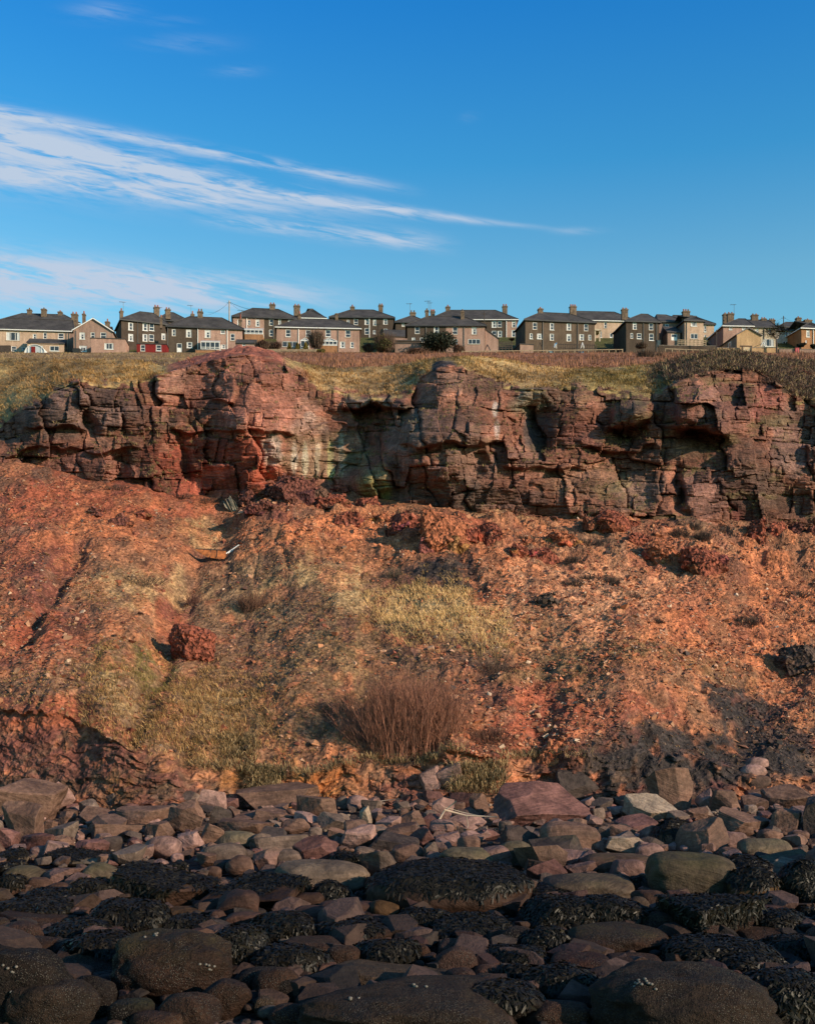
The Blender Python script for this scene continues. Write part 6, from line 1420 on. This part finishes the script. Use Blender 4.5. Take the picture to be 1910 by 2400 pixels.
# driftwood
def stick(px, py, pts, r, label):
    Yf, zf = ground_Y(px, py); root = tag(empty('driftwood', ((px-CX)/F*Yf, Yf, zf)), label, 'driftwood', 'driftwood on the beach')
    mb = MB(); mb.tube(pts[0], r, r*.5, 7); mb.build('branch', M_drift, root, smooth=True)
    for q_ in pts[1:]: mb = MB(); mb.tube(q_, r*.6, r*.25, 6); mb.build('twig', M_drift, root, smooth=True)
M_drift = m_plain('bleached_wood', (.36, .27, .20), .85, .2)
stick(1040, 1935, [[(-.15, -.3, .12), (0, -.3, .38), (.3, -.25, .62)]], .03, 'short pale stick poking up left of the big tilted slab')
stick(1100, 1948, [[(-.6, -.4, .55), (-.1, -.42, .42), (.3, -.4, .40), (.62, -.38, .38)], [(-.1, -.42, .42), (-.05, -.44, .2), (-.1, -.45, .05)], [(.2, -.4, .41), (-.2, -.42, .5), (-.62, -.4, .62)]], .022, 'long thin bleached branch lying in front of the big tilted slab')
stick(890, 1890, [[(-.55, -.2, .12), (0, -.2, .16), (.55, -.15, .22)]], .018, 'thin stick on the dark soil at the bank foot')
# ---- shrubs of the slope
def twig_shrub(name, base, n, hgt, rx, ry, wid, col, label, cat, lean=(0, 0), tops=None, group=None, sub=5, seed=1):
    rs = np.random.RandomState(seed); root = tag(empty(name, base), label, cat, group)
    a = rs.rand(n)*6.28; q = rs.rand(n)**.5; bx_, by_ = rx*q*np.cos(a), ry*q*np.sin(a)
    sp_k = .86 if n > 1000 else .55; B = np.stack([bx_*sp_k, by_*.55, by_*.55*.4-.1], -1); nv, nf, nc = [], [], []; k = 0
    for lev in range(2):
        m = n if lev == 0 else n*sub
        if lev == 0: b0 = B; d = np.stack([bx_*(.95-sp_k)+rs.randn(n)*rx*.10+lean[0]*hgt, by_*.5+rs.randn(n)*ry*.1, hgt*(.75+.35*rs.rand(n))*(1-.45*q**3)], -1); w = wid
        else:
            j = rs.randint(0, n, m); t = .12+.5*rs.rand(m); b0 = B[j]+D0[j]*t[:, None]; d = D0[j]*(.25+.5*rs.rand(m))[:, None]*(1-t*.3)[:, None]+rs.randn(m, 3)*np.array((hgt*.09, hgt*.09, hgt*.05)); w = wid*.6
        D0 = d if lev == 0 else D0
        an_ = rs.rand(m)*3.14; sd = np.stack([np.cos(an_), np.sin(an_), 0*an_], -1)*w/2; md = b0+d*.5+np.stack([0*an_, 0*an_, hgt*.04+0*an_], -1); tp = b0+d
        nv.append(np.stack([b0-sd, b0+sd, md-sd*.7, md+sd*.7, tp], 1).reshape(-1, 3)); kk = np.arange(m)[:, None]*5+k
        nf.append(np.concatenate([kk+np.array([[0, 1, 3]]), kk+np.array([[0, 3, 2]]), kk+np.array([[2, 3, 4]])])); nc.append(np.repeat(np.array(col)*(.6+.8*rs.rand(m, 1)), 5, 0)); k += m*5
    link('stems', mesh_np('stems', nv[0], nf[0], nc[0]), M_twig, root); link('twigs', mesh_np('twigs', nv[1], nf[1]-n*5, nc[1]), M_twig, root)
    return root
def branch_shrub(name, base, n, hgt, rx, ry, col, label, seed=1):
    rs = np.random.RandomState(seed); root = tag(empty(name, base), label, 'shrub')
    a = rs.rand(n)*6.28; q = rs.rand(n)**.5; B = np.stack([rx*q*np.cos(a)*.74, ry*q*np.sin(a), 0*a], -1); B[:, 2] = B[:, 1]*.38-.12
    u = B[:, 0]/(rx*.74)                                             # -1 left .. 1 right
    D = np.stack([u*.20+rs.randn(n)*.15, rs.randn(n)*.16-.05, 1+0*a], -1); D /= np.linalg.norm(D, axis=1)[:, None]
    L = hgt*(.62+.38*rs.rand(n))*(1-.30*np.clip(u-.1, 0, 1)-.38*np.clip(-u-.35, 0, 1))
    D[u < -.85] += np.array((-.4, 0, -.2)); lev = 0
    for nm_, k_, wd_, ln, jit in (('stems', 0, .012, 1., 0), ('branches', 4, .010, .5, .30), ('twigs', 6, .008, .40, .42)):
        if k_:
            j_ = np.repeat(np.arange(len(B)), k_); t = .15+.8*rs.rand(len(j_)); b0 = B[j_]+D[j_]*(L[j_]*t)[:, None]+C[j_]*(t**2)[:, None]; d0 = D[j_]+rs.randn(len(j_), 3)*jit; d0 /= np.linalg.norm(d0, axis=1)[:, None]; d0[:, 2] = np.abs(d0[:, 2])*.9+.1
            L = L[j_]*ln*(.4+.8*rs.rand(len(j_)))*(1.1-.5*t); B, D = b0, d0
        m = len(B); C = rs.randn(m, 3)*np.array((.12, .12, .05))*L[:, None]
        an_ = rs.rand(m)*3.14; sd = np.stack([np.cos(an_), np.sin(an_), 0*an_], -1)*wd_/2
        pts = [B+D*(L*t)[:, None]+C*t*t for t in (0, .35, .7, 1.)]
        v = np.stack([pts[0]-sd, pts[0]+sd, pts[1]-sd*.8, pts[1]+sd*.8, pts[2]-sd*.6, pts[2]+sd*.6, pts[3]], 1).reshape(-1, 3); kk = np.arange(m)[:, None]*7
        f = np.concatenate([kk+np.array([w_]) for w_ in ((0, 1, 3), (0, 3, 2), (2, 3, 5), (2, 5, 4), (4, 5, 6))])
        link(nm_, mesh_np(nm_, v, f, np.repeat(np.array(col)*(.55+.9*rs.rand(m, 1)), 7, 0)), M_twig, root)
branch_shrub('willow_shrub', hill(np.array(962.), np.array(1750.), False), 950, 2.1, 2.0, .9, (.27, .118, .076), 'wide dense red-brown leafless shrub at the foot of the slope', 4)
twig_shrub('willow_shrub', hill(np.array(815.), np.array(1690.), False), 60, 1.0, .9, .5, .014, (.10, .06, .04), 'sparse bare twigs spreading left of the wide red-brown shrub', 'shrub', (-.35, 0), seed=5)
twig_shrub('bare_shrub', hill(np.array(590.), np.array(1422.), False), 150, 1.0, .75, .5, .014, (.15, .075, .05), 'small upright brown shrub on the middle of the slope', 'shrub', seed=6)
twig_shrub('bare_shrub', hill(np.array(457.), np.array(1395.), False), 90, .7, .5, .4, .014, (.11, .05, .04), 'dark twiggy shrub in the gully above the red boulder', 'shrub', seed=7)
twig_shrub('bare_shrub', hill(np.array(330.), np.array(1372.), False), 170, .5, 1.6, .5, .014, (.10, .065, .045), 'low brown bramble spread on the left of the slope', 'shrub', seed=8)
twig_shrub('bare_shrub', hill(np.array(1150.), np.array(1730.), False), 160, .55, 1.0, .5, .014, (.13, .06, .042), 'low reddish tangle right of the wide red-brown shrub', 'shrub', seed=9)
twig_shrub('bare_shrub', hill(np.array(925.), np.array(1362.), False), 80, .6, .5, .4, .012, (.10, .075, .055), 'small grey shrub above the coal patch', 'shrub', seed=10)
twig_shrub('bare_shrub', hill(np.array(1160.), np.array(1590.), False), 110, .6, .7, .5, .012, (.10, .06, .045), 'dark twiggy patch below the straw grass', 'shrub', seed=11)
HEA = [(1316, 1375, 1373, 1402), (1355, 1357, 1406, 1384), (1412, 1360, 1451, 1394), (1312, 1235, 1361, 1262), (1270, 1244, 1312, 1264), (1336, 1255, 1395, 1282), (1392, 1254, 1447, 1280), (1573, 1243, 1614, 1270), (1602, 1231, 1642, 1258), (1630, 1246, 1667, 1280), (1206, 1263, 1255, 1298), (1250, 1280, 1300, 1306), (1463, 1431, 1504, 1446), (1528, 1498, 1553, 1513), (1720, 1426, 1777, 1461), (1834, 1359, 1900, 1378), (1324, 1302, 1361, 1340), (1530, 1232, 1575, 1252), (1650, 1225, 1700, 1250), (390, 1150, 450, 1166), (455, 1158, 515, 1176), (240, 1130, 300, 1146), (1680, 1230, 1740, 1248), (1490, 1215, 1530, 1236)]
WHERE = ['left of the two clumps high in the middle of the orange scree', 'upper of the clumps in the middle of the orange scree', 'right one of the clumps in the middle of the orange scree', 'left of the broad shale crag', 'further left of the broad shale crag', 'below the broad shale crag', 'right below the broad shale crag', 'under the right cliff', 'against the right cliff foot', 'lowest under the right cliff', 'left of the flat-faced shale slab', 'beside the low shale lump', 'alone in the orange scree', 'tiny and lowest in the orange scree', 'flat on the right of the slope', 'near the right edge of the slope', 'below the flat-faced shale slab', 'left end of the strip under the right cliff', 'right end of the strip under the right cliff', 'along the left cliff foot', 'along the foot of the red cliff', 'under the far left cliff', 'left of the upright shale tower', 'between the broad crag and the cliff']
for i, (x0, y0, x1, y1) in enumerate(HEA):
    g0 = hill(np.array((x0+x1)/2.), np.array(y1-3.), False); w, h = (x1-x0)/F*g0[1], (y1-y0)/F*g0[1]
    twig_shrub('heather_clump', g0, 150, h*.75+.06, w*.75, w*.5, .018, (.075, .050, .040), 'dark heather clump '+WHERE[i], 'heather', group='heather clumps', sub=4, seed=20+i)
# ================================================================ STUFF: scree, grass, heather
rg = np.random.RandomState(99)
def hill_sample(n, dens):
    px = -150+2210*rg.rand(n); py = 1085+815*rg.rand(n); k = (py > baser(px)+6) & (py < bankr(px)+4); px, py = px[k], py[k]
    k = rg.rand(len(px)) < dens(px, py); return px[k], py[k]
def blobs_w(px, py, lst, seed=1):
    w = 0; nx = fbm(px/30., py/30., octv=3, seed=seed)
    for cx_, cy_, rx, ry, k in lst: w = np.maximum(w, k*sst(np.exp(-((px-cx_)/rx)**2-((py-cy_)/ry)**2)+.3*nx, .2, .6))
    return w
COALB = [(1000, 1365, 60, 40, 1.), (1070, 1375, 50, 45, 1.), (1740, 1650, 80, 50, 1.), (1830, 1740, 100, 50, 1.), (1450, 1800, 200, 50, 1.), (1650, 1790, 170, 60, 1.), (1880, 1790, 100, 40, 1.), (300, 1850, 200, 60, .8)]
SCREE = [(1500, 1420, 480, 230, 1.), (800, 1270, 300, 80, .9), (200, 1180, 350, 110, .7), (100, 1450, 170, 200, .5), (1250, 1720, 250, 70, .8), (1850, 1600, 120, 150, .9), (330, 1500, 90, 40, .5), (1150, 1600, 120, 90, .45)]
px, py = hill_sample(200000, lambda a, b: .10+.68*blobs_w(a, b, SCREE, 3)*sst(fbm(a/25., b/16., octv=3, seed=6), -.5, .3))
n = len(px); sz = .024*np.exp(rg.randn(n)*.55); bigk = rg.rand(n) < .05; sz[bigk] = np.minimum(.045*np.exp(rg.randn(bigk.sum())*.35), .085)
ctr = hill(px, py); ctr[:, 2] += sz*.2
oc = np.array([(1, 0, 0), (-1, 0, 0), (0, 1, 0), (0, -1, 0), (0, 0, 1), (0, 0, -1)], float); of = np.array([(0, 2, 4), (2, 1, 4), (1, 3, 4), (3, 0, 4), (2, 0, 5), (1, 2, 5), (3, 1, 5), (0, 3, 5)])
v = oc[None]*(sz[:, None, None]*(.6+.8*rg.rand(n, 6, 1)))*np.array((1.3, 1, .65))
an = rg.rand(n)*6.28; c_, s_ = np.cos(an)[:, None], np.sin(an)[:, None]; v = np.stack([v[..., 0]*c_-v[..., 1]*s_, v[..., 0]*s_+v[..., 1]*c_, v[..., 2]+.35*v[..., 0]], -1)+ctr[:, None]
pal = np.array([(.42, .155, .078), (.34, .11, .055), (.22, .07, .045), (.48, .26, .16), (.42, .19, .10), (.12, .06, .045), (.55, .38, .27), (.07, .05, .045)]); pr = np.array([.24, .2, .14, .12, .14, .08, .03, .05])
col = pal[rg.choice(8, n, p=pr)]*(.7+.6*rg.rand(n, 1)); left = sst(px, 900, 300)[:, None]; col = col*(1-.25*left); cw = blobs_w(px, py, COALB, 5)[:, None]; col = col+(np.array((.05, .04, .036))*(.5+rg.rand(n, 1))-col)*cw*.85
sm = ~bigk; nb_ = bigk.sum(); ns_ = sm.sum(); vb_ = oc8[None]*(sz[bigk][:, None, None]*(.5+.9*rg.rand(nb_, 8, 1))); rot = np.linalg.qr(rg.randn(nb_, 3, 3))[0]; vb_ = np.einsum('nij,nkj->nki', rot, vb_)+ctr[bigk][:, None]
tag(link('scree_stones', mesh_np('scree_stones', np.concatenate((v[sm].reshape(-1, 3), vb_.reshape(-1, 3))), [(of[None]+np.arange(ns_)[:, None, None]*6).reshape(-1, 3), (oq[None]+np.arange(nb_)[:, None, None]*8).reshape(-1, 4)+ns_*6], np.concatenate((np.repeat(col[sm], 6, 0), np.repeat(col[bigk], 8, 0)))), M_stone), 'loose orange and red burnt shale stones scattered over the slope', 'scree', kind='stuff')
def cmix(n, cols, p): return np.array(cols)[rg.choice(len(cols), n, p=p)]*(.75+.5*rg.rand(n, 1))
G1 = [(1000, 1455, 140, 80, 1.), (1140, 1505, 70, 70, .8), (330, 1390, 170, 50, .55), (720, 1420, 260, 110, .45), (290, 1640, 120, 120, .75), (480, 1690, 160, 120, .85), (640, 1650, 260, 130, .4), (480, 1235, 70, 45, .7), (860, 1570, 180, 90, .4), (1370, 1600, 190, 45, .5), (1600, 1590, 170, 40, .4), (1250, 1560, 110, 80, .35), (360, 1560, 60, 80, .6), (100, 1640, 150, 50, .35), (580, 1500, 200, 120, .3), (1180, 1230, 120, 20, .4), (1500, 1370, 300, 60, .12)]
px, py = hill_sample(80000, lambda a, b: .05+.75*blobs_w(a, b, G1, 8))
P = hill(px, py); n = len(P); big1 = blobs_w(px, py, [(1000, 1455, 150, 90, 1.), (480, 1700, 170, 120, .8), (290, 1650, 120, 110, .5), (1140, 1505, 70, 70, .8)], 8)
col = cmix(n, [(.40, .275, .135), (.28, .18, .085), (.17, .115, .05), (.13, .075, .045)], [.32, .26, .22, .2]); gr = blobs_w(px, py, [(360, 1560, 60, 80, .8), (480, 1235, 50, 30, .5), (270, 1560, 60, 60, .4), (1000, 1350, 200, 50, .15)], 9)[:, None]
col = col*(1-gr)+gr*np.array((.12, .125, .035)); col = col+(np.array((.66, .49, .26))-col)*blobs_w(px, py, [(1000, 1455, 130, 75, .8), (1140, 1500, 60, 60, .7)], 8)[:, None]
col = col*np.array((1.14, .98, .84)); hg = .09+.17*big1; v, f, c = blades(P, None, 5, hg, .010+.007*big1, hg*1.1, col, (-.25, -.35), rg, .6)
tag(link('slope_grass', mesh_np('slope_grass', v, f, c), M_grass), 'dry straw and olive grass growing over the slope', 'grass', kind='stuff')
# turf lips and hanging tussocks on the bank
px = np.concatenate([rg.uniform(-100, 2000, 900), rg.uniform(590, 660, 220), rg.uniform(1065, 1180, 320), rg.uniform(520, 600, 160)]); py = np.concatenate([bankr(px[:900])+rg.uniform(-6, 8, 900), rg.uniform(1800, 1845, 220), rg.uniform(1780, 1852, 320), rg.uniform(1740, 1800, 160)])
keep = np.ones(len(px), bool); keep[:900] = (rg.rand(900) < .75*sst(vnoise(px[:900]/60., 7.7, seed=3), -.1, .4)) & ~((px[:900] < 210) | (px[:900] > 1380))
px, py = px[keep], py[keep]; P = hill(px, py); n = len(P); P[:, 1] -= .05
v, f, c = blades(P, None, 7, np.full(n, .26), np.full(n, .016), np.full(n, .26), cmix(n, [(.36, .24, .12), (.22, .145, .075), (.12, .085, .045)], [.45, .3, .25]), (-.15, -.7), rg, 1.1)
tag(link('hanging_grass', mesh_np('hanging_grass', v, f, c), M_grass), 'straw grass hanging over the edge of the eroded bank', 'grass', kind='stuff')
# cliff-top grass
j = rg.randint(0, CPY.shape[1], 30000); i = nA+(rg.rand(30000)*(nB-1)).astype(int); X_, R_ = cpx[j], CPY[i, j]
nog = np.maximum.reduce([blobs_w(X_, R_, [(570, 840, 140, 45, 1.), (1046, 862, 34, 24, 1.), (1690, 862, 170, 50, 1.), (430, 862, 70, 22, .8), (1860, 885, 110, 60, 1.)], 12)])
k = (rg.rand(30000) > nog*1.2) & (rg.rand(30000) < .25+.9*sst(fbm(X_/26., R_/9., octv=3, seed=14), -.25, .25)); P = cpos[i[k], j[k]]; n = len(P)
col = cc[i[k], j[k]]*np.array((1.08, .97, .88))*(.7+.6*rg.rand(n, 1)); v, f, c = blades(P, None, 4, .07+.16*rg.rand(n)**2, np.full(n, .030), np.full(n, .2), col, (-.2, -.1), rg, .3)
tag(link('cliff_top_grass', mesh_np('cliff_top_grass', v, f, c), M_grass), 'tufted straw-coloured grass along the cliff top', 'grass', kind='stuff')
k = (nog > .5) & (X_ > 1530); P = np.concatenate([cpos[i[k], j[k]]]*2)+rg.randn(2*k.sum(), 3)*np.array((.25, .1, .03)); n = len(P)
v, f, c = blades(P, None, 5, .08+.2*rg.rand(n)**2, np.full(n, .03), np.full(n, .2), cmix(n, [(.085, .055, .044), (.13, .075, .055), (.27, .19, .10)], [.42, .3, .28]), (-.1, 0), rg)
tag(link('heather_cover', mesh_np('heather_cover', v, f, c), M_twig), 'dark heather covering the dome at the right of the cliff top', 'heather', kind='stuff')
# ledge grass on the cliff face
nrm = np.cross(np.diff(cpos, axis=1)[:-1], np.diff(cpos, axis=0)[:, :-1]); nrm /= np.linalg.norm(nrm, axis=2)[..., None]+1e-9
upz = np.abs(nrm[..., 2]); wl = (upz[:nA-6] > .66)*sst(fbm(CPX[:nA-6, :-1]/60., CPY[:nA-6, :-1]/30., octv=2, seed=91), -.1, .35)
wl[CPX[:nA-6, :-1] < -40] = 0; idx = np.flatnonzero(wl.ravel() > .3); idx = rg.choice(idx, min(2600, len(idx)), False); i, j = np.divmod(idx, wl.shape[1]); P = cpos[i, j]; n = len(P)
v, f, c = blades(P, None, 5, np.full(n, .16), np.full(n, .022), np.full(n, .16), cmix(n, [(.27, .20, .09), (.15, .13, .05), (.09, .085, .035)], [.45, .35, .2]), (-.1, -.4), rg, .7)
tag(link('ledge_grass', mesh_np('ledge_grass', v, f, c), M_grass), 'olive and straw grass growing on the ledges of the cliff', 'grass', kind='stuff')
# field of dead reeds on the plateau
n = 10000; Yf_ = 74+142*rg.rand(n)**1.2; px = -150+2210*rg.rand(n); X_ = (px-CX)/F*Yf_; P = np.stack([X_, Yf_, plateau_z(X_, Yf_)], -1)
rd = sst(px+80*vnoise(px/70., Yf_/15., seed=4), 560, 700)[:, None]; dkb = sst(fbm(px/90., Yf_/18., octv=3, seed=95), .05, .3)[:, None]
col = (np.array((.32, .215, .11))*(1-dkb)+np.array((.12, .065, .045))*dkb)*(1-rd)+rd*(np.array((.25, .115, .066))*(1-.4*dkb)); col = col*(.7+.6*rg.rand(n, 1))
hg = (.26+.22*rd[:, 0])*(.5+.8*rg.rand(n))*(.35+.9*sst(fbm(px/40., Yf_/12., octv=3, seed=96), -.3, .3))*(1-.5*sst(Yf_, 195, 214)); v, f, c = blades(P, None, 4, hg, np.full(n, .05), np.full(n, .35), col, (-.05, 0), rg)
tag(link('field_reeds', mesh_np('field_reeds', v, f, c), M_grass), 'dead reddish reeds and straw grass in the field before the houses', 'grass', kind='stuff')
